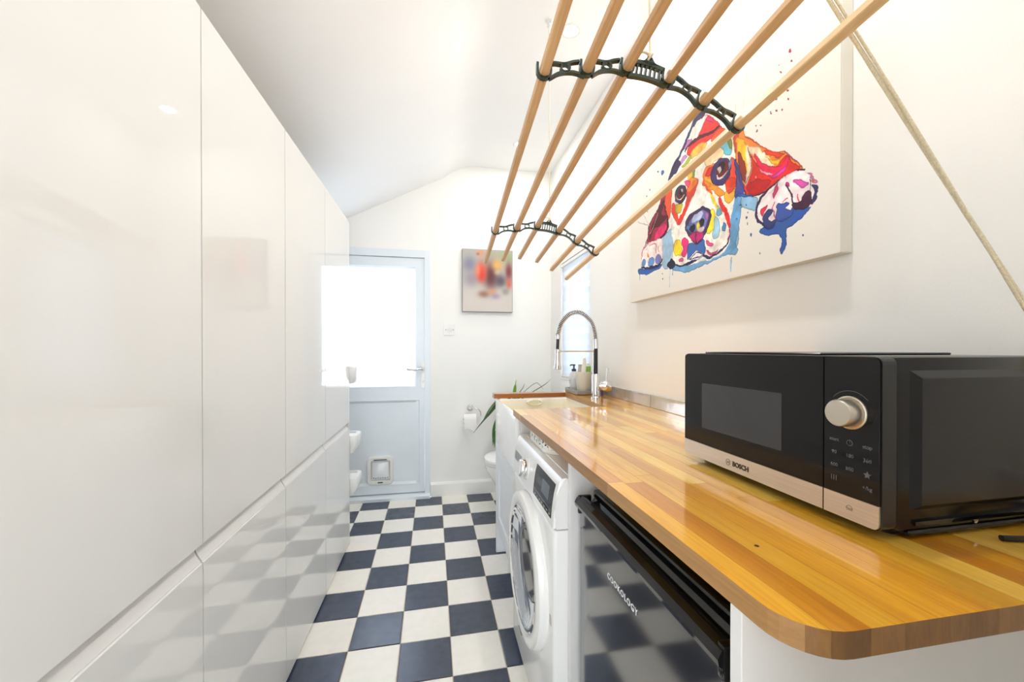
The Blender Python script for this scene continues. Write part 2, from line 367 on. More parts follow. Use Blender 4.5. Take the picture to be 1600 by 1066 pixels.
# ------------------------------------------------------------------ tall gloss cupboards on the left
XC = -0.534
CARC = mat('carcass_gap_shade', (150, 150, 148), .6, var=.01)  # white carcass greyed to paint the shade inside the door gaps
def handle_prof(): return [(-.560, .762), (-.552, .757), (-.5505, .742), (-.546, .730), (-.5375, .716), (-.5375, .710), (-.560, .710)]
cols = [(.505, 1.0215, 'glossy white tall cupboard nearest the viewer, cut off by the left edge'),
        (1.0215, 1.525, 'second glossy white tall cupboard from the left edge, floor checks mirrored low'),
        (1.525, 2.034, 'third glossy white tall cupboard from the left edge, seen very foreshortened'),
        (2.034, 2.552, 'farthest glossy white tall cupboard, its end beside the glazed door')]
for k, (y0, y1, lab) in enumerate(cols):
    t = thing('tall_cupboard', lab, 'cupboard', 'tall glossy cupboards along the left wall')
    t.location = (-.83, (y0 + y1) / 2, 0)
    def put(name, bm, m, sm=None):
        o = obj(name, bm, m, None, sm); o.data.transform(Matrix.Translation(-Vector(t.location))); o.parent = t; return o
    bm = NB(); box(bm, (XL + .005, y0, .0), (-.562, y1, 1.978)); put('carcass', bm, CARC)
    g = .0021
    bm = NB(); prism(bm, [(-.556, .768), (-.538, .757), (-.534, .7575), (-.534, 1.995), (-.556, 1.995)], 'y', y0 + g, y1 - g); put('upper_door', bm, GLOSS)
    bm = NB(); prism(bm, [(-.556, .012), (-.534, .012), (-.534, .7125), (-.538, .714), (-.556, .706)], 'y', y0 + g, y1 - g); put('lower_door', bm, GLOSS)
    bm = NB(); prism(bm, handle_prof(), 'y', y0 + .0025, y1 - .0025); put('handle_rail', bm, MELAM, 30)
    if k == 0:
        bm = NB(); box(bm, (XL + .005, y0 - .016, 0), (-.535, y0 - .001, 1.993), .0008); put('end_panel', bm, MELAM)
    if k == 3:
        bm = NB(); box(bm, (XL + .005, y1 + .001, 0), (-.535, y1 + .015, 1.993), .0008); put('end_panel', bm, mat('end_panel_edge', (214, 213, 210), .35, var=.01))
# three small white wall bins behind the cupboard end
for z, d, lab in ((1.035, .0, 'topmost of the three white plastic bins beyond the cupboard end'), (.60, .006, 'middle of the three white plastic bins beyond the cupboard end'), (.335, .010, 'lowest of the three white plastic bins beyond the cupboard end')):
    t = thing('wall_bin', lab, 'storage bin', 'white plastic bins beyond the cupboard end'); t.location = (-.75, 2.665, z)
    bm = NB(); rings = []
    for zz, s in ((-.045, .90), (.0, .985), (.058, 1.0), (.064, .985), (.064, .90), (.050, .88)):
        rings.append([(p[0], p[1], zz) for p in rrect((.50 + 2 * d) * s, .17 * s, .03 * s, 4)])
    loft(bm, rings); obj('bin_body', bm, APPLW, t, 40)
    bm = NB(); prism(bm, rrect(.40, .012, .005, 3, 0, -.03), 'z', .050, .0515); obj('slot', bm, mat('bin_slot', (150, 150, 148), .6), t)

# ------------------------------------------------------------------ worktop of single glued staves
WT, WB, WXF = .94, .913, .333
top = thing('worktop', 'long honey coloured beech block worktop with rounded near corner', 'worktop')
rc = .055; WY = .302
outline = [(XR - .0005, WY - .006)]
for k in range(9):
    a = math.radians(270 - 90 * k / 8); outline.append((WXF + .003 + rc + rc * math.cos(a), WY + rc + rc * math.sin(a)))
outline += [(WXF, 1.704), (XR - .0005, 1.704)]
def stave(poly, m=BEECH):
    if len(poly) < 3: return
    ar = abs(sum(poly[i][0] * poly[(i + 1) % len(poly)][1] - poly[(i + 1) % len(poly)][0] * poly[i][1] for i in range(len(poly)))) / 2
    if ar < 2e-5: return
    bm = NB(); loft(bm, [[(p[0], p[1], WB) for p in poly], [(p[0], p[1], WT) for p in poly]]); o = obj('stave', bm, [m, ENDG, SIDEG] if m is BEECH else m, top)
    for f in o.data.polygons:
        if m is BEECH and abs(f.normal.z) < .5: f.material_index = 2 if abs(f.normal.x) > .75 else 1
rw = random.Random(11); x = WXF - .004
while x < XR:
    x1 = x + .0405; y = WY - .05 - rw.uniform(0, .4)
    g = .0002
    while y < 1.71:
        y1 = y + rw.uniform(.42, .85)
        stave(clip_rect(outline, x + g, x1 - g, y + g, min(y1, 1.8) - g)); y = y1
    x = x1
for a, b, y0, y1 in ((.776, .8165, 1.7045, 2.14), (.776, .8165, 2.1404, 2.372), (.8169, .857, 1.7045, 1.98), (.8169, .857, 1.9804, 2.372), (.8574, .898, 1.7045, 2.25), (.8574, .898, 2.2504, 2.372), (.8984, .94, 1.7045, 2.05), (.8984, .94, 2.0504, 2.372), (.9404, XR - .0005, 1.7045, 2.372)):
    stave([(a, y0), (b, y0), (b, y1), (a, y1)])
BEECHX = wood('beech_end_strip', [(136, 74, 20), (170, 100, 32), (196, 122, 48)], .3, .6, .12, scale=(2.2, 38, 38))
stave([(WXF, 2.300), (.7755, 2.300), (.7755, 2.372), (WXF, 2.372)], BEECHX)
bm = NB(); prism(bm, [(1.0, 0)] and [(.4285 + .0032 * math.cos(a) , .4585 + .0032 * math.sin(a)) for a in [k * math.pi / 4 for k in range(8)]], 'z', WT, WT + .0003)
obj('knot', bm, mat('dark_knot', (60, 34, 20), .5), top)

# fireclay sink under the worktop cut-out
sink = thing('butler_sink', 'white fireclay butler sink with its basin shaded cream set in the worktop', 'sink')
sx0, sx1, sy0, sy1, st, sb = .341, .80, 1.69, 2.303, .910, .660
def rr3(x0, x1, y0, y1, r, z): return [(p[0], p[1], z) for p in rrect(x1 - x0, y1 - y0, r, 4, (x0 + x1) / 2, (y0 + y1) / 2)]
bm = NB(); t_ = .022
loft(bm, [rr3(sx0, sx1, sy0, sy1, .012, sb), rr3(sx0, sx1, sy0, sy1, .012, st - .006), rr3(sx0 + .004, sx1 - .004, sy0 + .004, sy1 - .004, .012, st),
          rr3(sx0 + t_ - .004, sx1 - t_ + .004, sy0 + t_ - .004, sy1 - t_ + .004, .014, st), rr3(sx0 + t_, sx1 - t_, sy0 + t_, sy1 - t_, .016, st - .006),
          rr3(sx0 + t_ + .006, sx1 - t_ - .006, sy0 + t_ + .006, sy1 - t_ - .006, .03, sb + .05), rr3(sx0 + t_ + .03, sx1 - t_ - .03, sy0 + t_ + .03, sy1 - t_ - .03, .03, sb + .03)])
sk = obj('basin', bm, [SINKC, CERAM], sink, 40)
for f in sk.data.polygons:
    c_ = f.center
    if c_.z > st - .0055 or c_.x < sx0 + .003 or c_.x > sx1 - .003 or c_.y < sy0 + .003 or c_.y > sy1 - .003: f.material_index = 1
bm = NB(); lathe(bm, [(.050, -.010), (.050, .008), (.046, .018), (.040, .019), (.034, .004), (.0, .002)], (.575, sy1 - t_ - .006, 0), (0, -1, 0), 28)
for v in bm.verts: v.co.z = .889 + v.co.z * .36
obj('overflow_boss', bm, SINKC, sink, 40)
bm = NB(); lathe(bm, [(.045, 0), (.045, .004), (.03, .005), (.0, .002)], (.57, 2.0, sb + .030), (0, 0, 1), 24); obj('plug_hole', bm, CHROME, sink, 40)

# sink base unit
unit = thing('sink_base_unit', 'white shaker base unit carrying the butler sink', 'cabinet')
SHAK = mat('shaker_white', (226, 229, 233), .35, var=.01)
bm = NB(); box(bm, (.344, 2.285, 0), (XR - .02, 2.3035, .657), .001); obj('end_panel', bm, SHAK, unit)
bm = NB(); box(bm, (.36, 1.668, 0), (XR - .02, 1.686, .657), .001); obj('near_panel', bm, SHAK, unit)
bm = NB(); box(bm, (.345, 1.687, .592), (.363, 2.2845, .657), .0015); obj('top_rail', bm, SHAK, unit)
bm = NB(); box(bm, (.40, 1.687, 0.0), (.415, 2.2845, .165)); box(bm, (.37, 1.687, .165), (XR - .02, 2.2845, .18)); obj('plinth_and_base', bm, SHAK, unit)
bm = NB(); y0, y1, z0, z1, f = 1.69, 2.282, .172, .588, .07
box(bm, (.345, y0, z0), (.363, y0 + f, z1), .0012); box(bm, (.345, y1 - f, z0), (.363, y1, z1), .0012)
box(bm, (.345, y0 + f, z1 - f), (.363, y1 - f, z1), .0012); box(bm, (.345, y0 + f, z0), (.363, y1 - f, z0 + f), .0012); box(bm, (.354, y0 + f, z0 + f), (.362, y1 - f, z1 - f))
obj('shaker_door', bm, SHAK, unit)

# panels that carry the worktop
def panel(lab, y0, y1, x0):
    bm = NB(); box(bm, (x0, y0, 0), (XR - .005, y1, WB - .0005), .0008)
    o = obj('support_panel', bm, MELAM); tag(o, lab, 'panel', 'white panels under the worktop'); return shift(o, ((x0 + XR) / 2, (y0 + y1) / 2, 0))
panel('white support panel under the near end of the worktop, right of the fridge', .380, .398, .336)
panel('white support panel between the black fridge and the washing machine', 1.000, 1.018, .352)
panel('white support panel between the washing machine and the sink unit', 1.640, 1.658, .352)

# ------------------------------------------------------------------ washing machine
wm = thing('washing_machine', 'white front-loading washing machine with round door under the worktop', 'washing machine'); wm.location = (.62, 1.325, 0)
def put(name, bm, m, sm=None, par=None):
    o = obj(name, bm, m, None, sm); o.data.transform(Matrix.Translation(-Vector((.62, 1.325, 0)))); o.parent = par or wm; return o
my0, my1, mf = 1.030, 1.618, .315
bm = NB()
prof = rrect(.94 - mf, my1 - my0, .018, 4, (.94 + mf) / 2, (my0 + my1) / 2)
prof = [p if p[0] > .5 else (max(p[0], mf + .06), p[1]) for p in prof]
loft(bm, [[(p[0], p[1], .02) for p in prof], [(p[0], p[1], .706) for p in prof]]); put('body', bm, APPLW, 40)
bm = NB(); hole, outr = [], []
for k in range(64):
    a = 2 * math.pi * k / 64; c_, s_ = math.cos(a), math.sin(a); hole.append((1.324 + .205 * c_, .459 + .205 * s_))
    q = min((((my1 if c_ > 0 else my0) - 1.324) / c_) if abs(c_) > 1e-6 else 9, ((.706 if s_ > 0 else .02) - .459) / s_ if abs(s_) > 1e-6 else 9)
    outr.append((1.324 + q * c_, .459 + q * s_))
for (yc_, zc_) in ((my0, .02), (my1, .02), (my0, .706), (my1, .706)):
    k = min(range(64), key=lambda i: (outr[i][0] - yc_) ** 2 + (outr[i][1] - zc_) ** 2); outr[k] = (yc_, zc_)
def inset(P, d): return [(1.324 + (p[0] - 1.324) * (1 - d / .294), .363 + (p[1] - .363) * (1 - d / .343)) for p in P]
loft(bm, [[(mf + .061, *p) for p in hole], [(mf, *p) for p in hole], [(mf, *p) for p in inset(outr, .012)], [(mf + .003, *p) for p in inset(outr, .004)], [(mf + .010, *p) for p in outr], [(mf + .061, *p) for p in outr]], False, False)
put('front_panel', bm, APPLW, 40)
bm = NB()
prism(bm, [(mf, .709), (mf + .004, .76), (mf + .010, .80), (mf + .020, .838), (mf + .027, .846), (mf + .04, .848), (.94, .848), (.94, .709)], 'y', my0 + .002, my1 - .002)
bmesh.ops.bevel(bm, geom=[e for e in bm.edges if abs(e.verts[0].co.y - e.verts[1].co.y) < 1e-6 and e.verts[0].co.x < .36 and e.verts[1].co.x < .37], offset=.008, segments=2, affect='EDGES')
put('control_fascia', bm, APPLW, 35)
bm = NB(); box(bm, (mf + .05, my0 + .03, .848), (.93, my1 - .03, .8505), .001); put('lid_inset', bm, APPLW)
def fx(z): return np.interp(z, [.709, .76, .80, .838], [mf, mf + .004, mf + .010, mf + .020])
def fascia_quad(y0, y1, z0, z1, d, name, m, par=None):
    bm = NB(); zs = [z0 + (z1 - z0) * k / 4 for k in range(5)]
    loft(bm, [[(fx(z) - d, y0, z), (fx(z) - d, y1, z), (fx(z) + .004, y1, z), (fx(z) + .004, y0, z)] for z in zs]); return put(name, bm, m, None, par)
disp = fascia_quad(1.062, 1.268, .728, .824, .0012, 'display_panel', BLACKG)
GREYP = mat('grey_print', (150, 152, 156), .5)
fascia_quad(1.10, 1.18, .765, .805, .0016, 'screen', mat('display_screen', (96, 104, 116), .12), disp)
for k in range(7):
    fascia_quad(1.074 + k * .027, 1.085 + k * .027, .733, .738, .0017, 'touch_key', GREYP, disp)
fascia_quad(1.066, 1.264, .7475, .749, .0017, 'divider_line', GREYP, disp)
kz, ky = .773, 1.388; kx = fx(kz)
bm = NB(); lathe(bm, [(.040, -.004), (.040, .004), (.034, .006)], (kx, ky, kz), (-1, 0, .12), 32); knob = put('dial', bm, APPLW, 40)
bm = NB(); lathe(bm, [(.030, .004), (.031, .024), (.029, .027), (.026, .028)], (kx, ky, kz), (-1, 0, .12), 32); put('dial_rim', bm, CHROME, 40, knob)
bm = NB(); lathe(bm, [(.026, .026), (.025, .0285), (0, .029)], (kx, ky, kz), (-1, 0, .12), 32); put('dial_face', bm, APPLW, 40, knob)
dr = fascia_quad(1.455, 1.606, .722, .815, .0008, 'detergent_drawer', APPLW)
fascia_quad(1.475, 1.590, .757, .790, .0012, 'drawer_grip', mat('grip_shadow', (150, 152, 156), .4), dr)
bm = NB(); lathe(bm, [(.245, 0), (.247, .012), (.240, .026), (.226, .0315), (.205, .0315), (.199, .027)], (mf, 1.324, .459), (-1, 0, 0), 64, caps=False); dring = put('door_ring', bm, APPLW, 40)
bm = NB(); lathe(bm, [(.199, .027), (.194, .030), (.188, .029), (.184, .024)], (mf, 1.324, .459), (-1, 0, 0), 64, caps=False); put('chrome_trim', bm, CHROME, 40, dring)
bm = NB(); lathe(bm, [(.184, .024), (.177, .020), (.160, .010), (.140, .003), (.118, .000)], (mf, 1.324, .459), (-1, 0, 0), 64, caps=False)
put('door_glass', bm, mat('door_glass', (206, 212, 220), .03, .72, var=.02, spec=.8), 60, dring)
bm = NB(); lathe(bm, [(.126, -.002), (.122, .006), (.10, .009), (.05, .010), (.0, .010)], (mf, 1.318, .474), (-1, 0, 0), 48, caps=False); put('dark_window', bm, mat('tinted_glass', (52, 50, 50), .12, var=.05), 60, dring)
bm = NB(); box(bm, (mf - .029, 1.315, .213), (mf - .004, 1.365, .222), .003); put('door_catch', bm, BLACKP, None, dring)
bm = NB(); prism(bm, rrect(.020, .030, .006, 3, 1.062, .44), 'x', mf - .0006, mf + .001); put('filter_mark', bm, mat('mark_outline', (170, 168, 165), .5))
for yy in (1.08, 1.57):
    for xx in (.41, .88):
        bm = NB(); lathe(bm, [(.022, 0), (.022, .012), (.012, .013), (.012, .021)], (xx, yy, 0), (0, 0, 1), 12); put('levelling_foot', bm, RUBBER, 40)

# patterned tissue tin on the machine
dish = thing('floral_dish', 'cream oval dish with black floral print on top of the washing machine', 'dish'); dish.location = (.459, 1.392, .8505)
m = bpy.data.materials.new('floral_print'); m.use_nodes = True; nt = m.node_tree; p = nt.nodes['Principled BSDF']
tcn = nt.nodes.new('ShaderNodeTexCoord'); vz = nt.nodes.new('ShaderNodeTexVoronoi'); vz.inputs['Scale'].default_value = 125; vz.feature = 'SMOOTH_F1'
nz = nt.nodes.new('ShaderNodeTexNoise'); nz.inputs['Scale'].default_value = 60; nz.inputs['Detail'].default_value = 2
nt.links.new(tcn.outputs['Object'], nz.inputs['Vector']); va = nt.nodes.new('ShaderNodeVectorMath'); va.operation = 'MULTIPLY_ADD'; va.inputs[1].default_value = (.02, .02, .02)
nt.links.new(nz.outputs['Color'], va.inputs[0]); nt.links.new(tcn.outputs['Object'], va.inputs[2]); nt.links.new(va.outputs[0], vz.inputs['Vector'])
sx = nt.nodes.new('ShaderNodeSeparateXYZ'); nt.links.new(tcn.outputs['Object'], sx.inputs[0])
gz = nt.nodes.new('ShaderNodeMapRange'); gz.inputs['From Min'].default_value = .014; gz.inputs['From Max'].default_value = .026; nt.links.new(sx.outputs['Z'], gz.inputs['Value'])
rp = nt.nodes.new('ShaderNodeValToRGB'); rp.color_ramp.interpolation = 'CONSTANT'; rp.color_ramp.elements[0].color = (0.03, .03, .035, 1); rp.color_ramp.elements[1].position = .36; rp.color_ramp.elements[1].color = (.86, .84, .78, 1)
nt.links.new(vz.outputs['Distance'], rp.inputs[0])
mx = nt.nodes.new('ShaderNodeMix'); mx.data_type = 'RGBA'; mx.inputs['A'].default_value = (.88, .86, .80, 1); nt.links.new(gz.outputs[0], mx.inputs['Factor']); nt.links.new(rp.outputs[0], mx.inputs['B'])
nt.links.new(mx.outputs['Result'], p.inputs['Base Color']); p.inputs['Roughness'].default_value = .2
bm = NB(); rings = []
for z, a in ((0, .93), (.003, .96), (.02, .985), (.055, 1.0), (.059, 1.0), (.059, .975), (.052, .955), (.008, .9)):
    rings.append([(q[0], q[1], z) for q in rrect(.21 * a, .30 * a, .07 * a, 7)])
loft(bm, rings); obj('dish_body', bm, m, dish, 50)
bm = NB(); loft(bm, [[(q[0], q[1], .0005) for q in rrect(.21 * .9, .30 * .9, .06, 7)], [(q[0], q[1], -.0) for q in rrect(.21 * .92, .30 * .92, .062, 7)]]); obj('foot_rim', bm, mat('grey_base', (120, 118, 112), .5), dish)

# ------------------------------------------------------------------ fridge
fr_ = thing('black_fridge', 'black glossy undercounter fridge beside the near support panel', 'fridge'); fr_.location = (.66, .69, 0)
def put(name, bm, m, sm=None, par=None):
    o = obj(name, bm, m, None, sm); o.data.transform(Matrix.Translation(-Vector((.66, .69, 0)))); o.parent = par or fr_; return o
FRD = mat('fridge_door_gloss', (24, 25, 29), .10, var=.04, scale=3, spec=.8, coat=.6, coat_r=.08, ior=1.6)
fy0, fy1, ff = .432, .957, .362
bm = NB(); box(bm, (ff + .055, fy0 + .004, .02), (.93, fy1 - .004, .822), .004); put('cabinet_body', bm, BLACKP)
bm = NB(); box(bm, (ff + .035, fy0 + .002, .823), (.935, fy1 - .002, .845), .006, 2); put('top_cover', bm, BLACKG)
bm = NB(); box(bm, (ff, fy0, .06), (ff + .05, fy1, .80), .006, 2); fd = put('fridge_door', bm, FRD)
bm = NB()
prof = [(ff + .05, .80), (ff - .002, .80), (ff - .012, .806), (ff - .014, .815), (ff - .008, .826), (ff + .004, .831), (ff + .012, .829), (ff + .02, .816), (ff + .032, .812), (ff + .05, .834)]
prism(bm, prof, 'y', fy0 + .001, fy1 - .001); put('handle_strip', bm, BLACKG, 35, fd)
for ya_, yb_ in ((fy0 - .001, fy0 + .014), (fy1 - .010, fy1 + .001)):
    bm = NB(); box(bm, (ff - .006, ya_, .785), (ff + .03, yb_, .832), .004, 2); put('handle_end_cap', bm, BLACKG, 35, fd)
LETT = mat('silver_letters', (240, 240, 242), .5)
o = text('lettering', 'COOKOLOGY', .0178, (ff - .0008, .722, .721), (0, -1, 0), (0, 0, 1), LETT, None, .0003, .98, space=1.22)
o.data.transform(Matrix.Translation(-Vector((.66, .69, 0)))); o.parent = fd
for yy in (.48, .91):
    for xx in (.45, .88):
        bm = NB(); lathe(bm, [(.02, 0), (.02, .02)], (xx, yy, 0), (0, 0, 1), 12); put('levelling_foot', bm, RUBBER)

# ------------------------------------------------------------------ microwave
mwv = thing('microwave_oven', 'black microwave oven with steel lower strip and silver dial on the worktop', 'microwave'); mwv.location = (.78, .647, WT)
def put(name, bm, m, sm=None, par=None):
    o = obj(name, bm, m, None, sm); o.data.transform(Matrix.Translation(-Vector((.78, .647, WT)))); o.parent = par or mwv; return o
MWF = mat('microwave_black_glass', (16, 16, 19), .10, var=.05, spec=.32)
MWB = mat('microwave_black_enamel', (18, 18, 20), .20, var=.10, scale=60, spec=.35)
ax, a0, a1, b0, b1, sp = .600, .431, .864, .9545, 1.198, .5115
bm = NB(); box(bm, (.6285, a0 + .002, .951), (.945, a1 - .004, 1.1985), .006, 2); put('casing', bm, MWB, 35)
# raised frame around the recessed right flank
bm = NB()
def ring_x(y, x0, x1, z0, z1): return [(x0, y, z0), (x1, y, z0), (x1, y, z1), (x0, y, z1)]
loft(bm, [ring_x(a0 + .003, .652, .93, .980, 1.180), ring_x(a0 - .006, .664, .922, .990, 1.168), ring_x(a0 - .006, .668, .918, .993, 1.165)], True, True); put('flank_pressing', bm, MWB)
bm = NB(); box(bm, (.6505, a0, .9445), (.94, a1 - .004, .952), .002); put('base_flange', bm, MWB)
bm = NB(); prism(bm, [(.66, .960), (.90, .960), (.90, .966), (.66, .9655)], 'y', a0 - .0015, a0 + .003); put('flank_groove', bm, BLACKG)
bm = NB(); lathe(bm, [(.0045, 0), (.0045, .002), (.002, .003)], (.775, a0 + .002, .9585), (0, -1, 0), 12); put('casing_screw', bm, CHROME, 40)
bm = NB(); box(bm, (.64, a0 + .12, 1.1985), (.93, a1 - .02, 1.2025), .002); put('top_rib', bm, MWB)
def face_block(y0, y1, z0, z1, x0, x1, name, m, par=None, r=.008, corners=(1, 1, 1, 1)):
    bm = NB(); P = []
    for (sy, sz, a0_), c in zip(((1, 1, 0), (-1, 1, 90), (-1, -1, 180), (1, -1, 270)), corners):
        cy, cz = (y1 if sy > 0 else y0), (z1 if sz > 0 else z0)
        if not c: P.append((cy, cz)); continue
        for k in range(5):
            a = math.radians(a0_ + 90 * k / 4); P.append((cy - sy * r + r * math.cos(a), cz - sz * r + r * math.sin(a)))
    prism(bm, P, 'x', x0, x1); return put(name, bm, m, None, par)
md = face_block(sp + .001, a1, b0, b1, ax + .003, .6275, 'oven_door', BLACKP, None, .010, (1, 0, 0, 1))
face_block(sp + .001, a1 - .0015, .9905, b1 - .0015, ax, ax + .0035, 'glass_front', MWF, md, .008, (1, 0, 0, 0))
WINM = mat('screened_window', (62, 64, 68), .14, var=.05, spec=.35)
face_block(.588, .800, 1.028, 1.1305, ax - .0004, ax + .002, 'door_window', WINM, md, .002)
face_block(sp + .001, a1 - .0015, b0 + .0015, .990, ax - .0006, ax + .0035, 'steel_strip', STEEL, md, .008, (0, 0, 0, 1))
cp = face_block(a0, sp - .001, b0, b1, ax + .003, .6275, 'control_panel', BLACKP, None, .010, (0, 1, 1, 0))
face_block(a0 + .0015, sp - .001, .9905, b1 - .0015, ax, ax + .0035, 'panel_front', MWF, cp, .008, (0, 1, 0, 0))
face_block(a0 + .0015, sp - .001, b0 + .0015, .990, ax - .0006, ax + .0035, 'open_button', STEEL, cp, .008, (0, 0, 1, 0))
KNOBM = mat('champagne_metal', (206, 198, 184), .3, .85, var=.03)
bm = NB(); lathe(bm, [(.0245, -.001), (.0245, .002), (.0225, .003), (.021, .002)], (ax, .4715, 1.115), (-1, 0, 0), 40); kb = put('dial_ring', bm, KNOBM, 40, cp)
bm = NB(); lathe(bm, [(.0205, 0), (.020, .021), (.0185, .0235), (.0165, .0238), (0, .0232)], (ax, .4715, 1.115), (-1, 0, 0), 40); put('dial', bm, KNOBM, 40, cp)
PRN = mat('faint_grey_print', (92, 94, 100), .5)
R_, U_ = (0, -1, 0), (0, 0, 1)
def tput(name, s, size, y, z, m, par, bold=0, x=ax - .0004, sxx=1.0):
    o = text(name, s, size, (x, y, z), R_, U_, m, None, bold, sxx); o.data.transform(Matrix.Translation(-Vector((.78, .647, WT)))); o.parent = par; return o
ky3 = (.4945, .4715, .4475)
for r_, row in enumerate((('start', None, 'stop'), ('90', '180', '360'), ('600', '800', None), (None, None, '+/kg'))):
    for c_, s in enumerate(row):
        if s: tput('key_print', s, .0075, ky3[c_], 1.071 - r_ * .0195 - (.001 * c_), PRN, cp, .0001)
def flat(name, pts, m, par, x=ax - .0006):
    bm = NB(); prism(bm, pts, 'x', x, x + .0008); return put(name, bm, m, None, par)
def ringpts(bm, cy, cz, r, w, x=ax - .0006, n=24, a0=0, a1=360):
    for k in range(n):
        t0, t1 = math.radians(a0 + (a1 - a0) * k / n), math.radians(a0 + (a1 - a0) * (k + 1) / n)
        vs = [bm.verts.new((x, cy + rr * math.cos(t), cz + rr * math.sin(t))) for rr, t in ((r, t0), (r, t1), (r - w, t1), (r - w, t0))]
        bm.faces.new(vs)
bm = NB(); ringpts(bm, ky3[1], 1.070, .0045, .0008); box(bm, (ax - .0008, ky3[1] - .0004, 1.070), (ax - .0004, ky3[1] + .0004, 1.0735)); put('clock_print', bm, PRN, None, cp)
flat('star_print', [(ky3[2] + (.0055 if k % 2 == 0 else .0025) * math.sin(math.pi * k / 5), 1.0295 + (.0055 if k % 2 == 0 else .0025) * math.cos(math.pi * k / 5)) for k in range(10)], PRN, cp)
bm = NB()
for k in range(3): box(bm, (ax - .0007, ky3[0] - .004 + k * .0035, 1.008), (ax - .0002, ky3[0] - .0028 + k * .0035, 1.016))
put('grill_print', bm, PRN, None, cp)
bm = NB(); ringpts(bm, .4715, 1.115, .0325, .0007, n=18, a0=40, a1=140); put('dial_arc_print', bm, PRN, None, cp)
bm = NB(); DKP = mat('dark_print', (40, 38, 38), .4); ringpts(bm, .4715, .9735, .0042, .0006, x=ax - .0009, n=14, a0=0, a1=180); box(bm, (ax - .0011, .4665, .9725), (ax - .0008, .4765, .9731)); box(bm, (ax - .0011, .4675, .9705), (ax - .0008, .4755, .971)); put('open_print', bm, DKP, None, cp)
tput('maker_lettering', 'BOSCH', .0135, .683, .9715, DKP, md, .0006, ax - .0009, .96)
bm = NB(); cyl = .7165
ringpts(bm, cyl, .9718, .0066, .0009, x=ax - .0009)
box(bm, (ax - .0011, cyl - .0030, .9682), (ax - .0008, cyl - .0021, .9754)); box(bm, (ax - .0011, cyl + .0021, .9682), (ax - .0008, cyl + .0030, .9754)); box(bm, (ax - .0011, cyl - .0021, .9713), (ax - .0008, cyl + .0021, .9723)); put('maker_emblem', bm, DKP, None, md)
for yy in (.46, .83):
    for xx in (.655, .90):
        bm = NB(); lathe(bm, [(.011, WT), (.013, .951)], (xx, yy, 0), (0, 0, 1), 14); put('foot', bm, RUBBER, 40)
cab = NB(); tube(cab, spline([(.775, .405, WT + .0045), (.80, .398, WT + .0045), (.84, .392, WT + .0045), (.90, .40, WT + .0045), (.95, .44, WT + .02)], 6), .0042, 8)
o = obj('mains_cable', cab, RUBBER, None, 40); tag(o, 'short black mains cable on the worktop beside the microwave', 'cable')

# ------------------------------------------------------------------ tap, tray and bottles by the window
tap = thing('spring_tap', 'chrome pull-down tap with coiled spring neck behind the sink', 'tap'); tap.location = (.852, 2.0, WT)
def put(name, bm, m, sm=40, par=None):
    o = obj(name, bm, m, None, sm); o.data.transform(Matrix.Translation(-Vector((.852, 2.0, WT)))); o.parent = par or tap; return o
TX, TY = .850, 2.0
bm = NB(); lathe(bm, [(.028, WT), (.028, WT + .006), (.024, WT + .010), (.024, 1.068), (.020, 1.074), (.012, 1.076)], (TX, TY, 0), n=28); put('tap_base', bm, CHROME)
bm = NB(); lathe(bm, [(.019, .015), (.023, .03), (.030, .048), (.031, .06), (.026, .082), (.012, .09)], (TX, TY, 1.008), (1, -.15, 0), 24); lev = put('mixer_barrel', bm, CHROME)
bm = NB(); tube(bm, [(TX + .055, TY - .01, 1.03), (TX + .056, TY - .012, 1.06), (TX + .060, TY - .014, 1.105)], [.006, .005, .0065], 10); put('lever', bm, CHROME, 40, lev)
bm = NB(); tube(bm, [(TX, TY, 1.07), (TX, TY, 1.215)], .010, 14); put('riser_pipe', bm, BLACKG)
bm = NB(); tube(bm, [(TX - .014, TY + .004, 1.05), (TX - .014, TY + .004, 1.205)], .0045, 10); put('support_rod', bm, CHROME)
bm = NB(); tube(bm, [(TX, TY, 1.212), (TX - .002, TY, 1.262)], .0145, 16); put('riser_sleeve', bm, CHROME)
path = spline([(TX - .002, TY, 1.26), (TX - .006, TY, 1.30), (TX - .025, TY, 1.355), (TX - .07, TY, 1.398), (TX - .112, TY, 1.408), (TX - .155, TY, 1.394), (TX - .196, TY, 1.35), (TX - .214, TY, 1.298), (TX - .216, TY, 1.272)], 14)
bm = NB(); tube(bm, path, .0085, 10); put('inner_hose', bm, mat('brown_black_hose', (46, 34, 32), .4))
cum = [0]
for a, b in zip(path, path[1:]): cum.append(cum[-1] + (b - a).length)
turns, hel = 46, []
for k in range(turns * 10 + 1):
    s = cum[-1] * k / (turns * 10); i = min(len(path) - 2, max(j for j in range(len(cum)) if cum[j] <= s + 1e-9)); t = (s - cum[i]) / (cum[i + 1] - cum[i])
    pnt = path[i].lerp(path[i + 1], t); d = (path[i + 1] - path[i]).normalized(); sd = Vector((0, 1, 0)); up_ = sd.cross(d); a = 2 * math.pi * k / 10
    hel.append(pnt + sd * .0125 * math.cos(a) + up_ * .0125 * math.sin(a))
bm = NB(); tube(bm, hel, .0023, 6); put('coil_spring', bm, CHROME)
EX = TX - .216
bm = NB(); tube(bm, [(EX, TY, 1.283), (EX, TY, 1.262)], .0145, 16); put('hose_collar', bm, CHROME)
bm = NB(); tube(bm, [(EX, TY, 1.265), (EX - .002, TY, 1.20)], .0085, 12); put('lower_hose', bm, BLACKG)
bm = NB(); lathe(bm, [(.011, 1.208), (.0135, 1.200), (.0135, 1.165), (.016, 1.14), (.0215, 1.106), (.0205, 1.100), (.017, 1.099)], (EX - .002, TY, 0), n=24); put('spray_head', bm, CHROME)
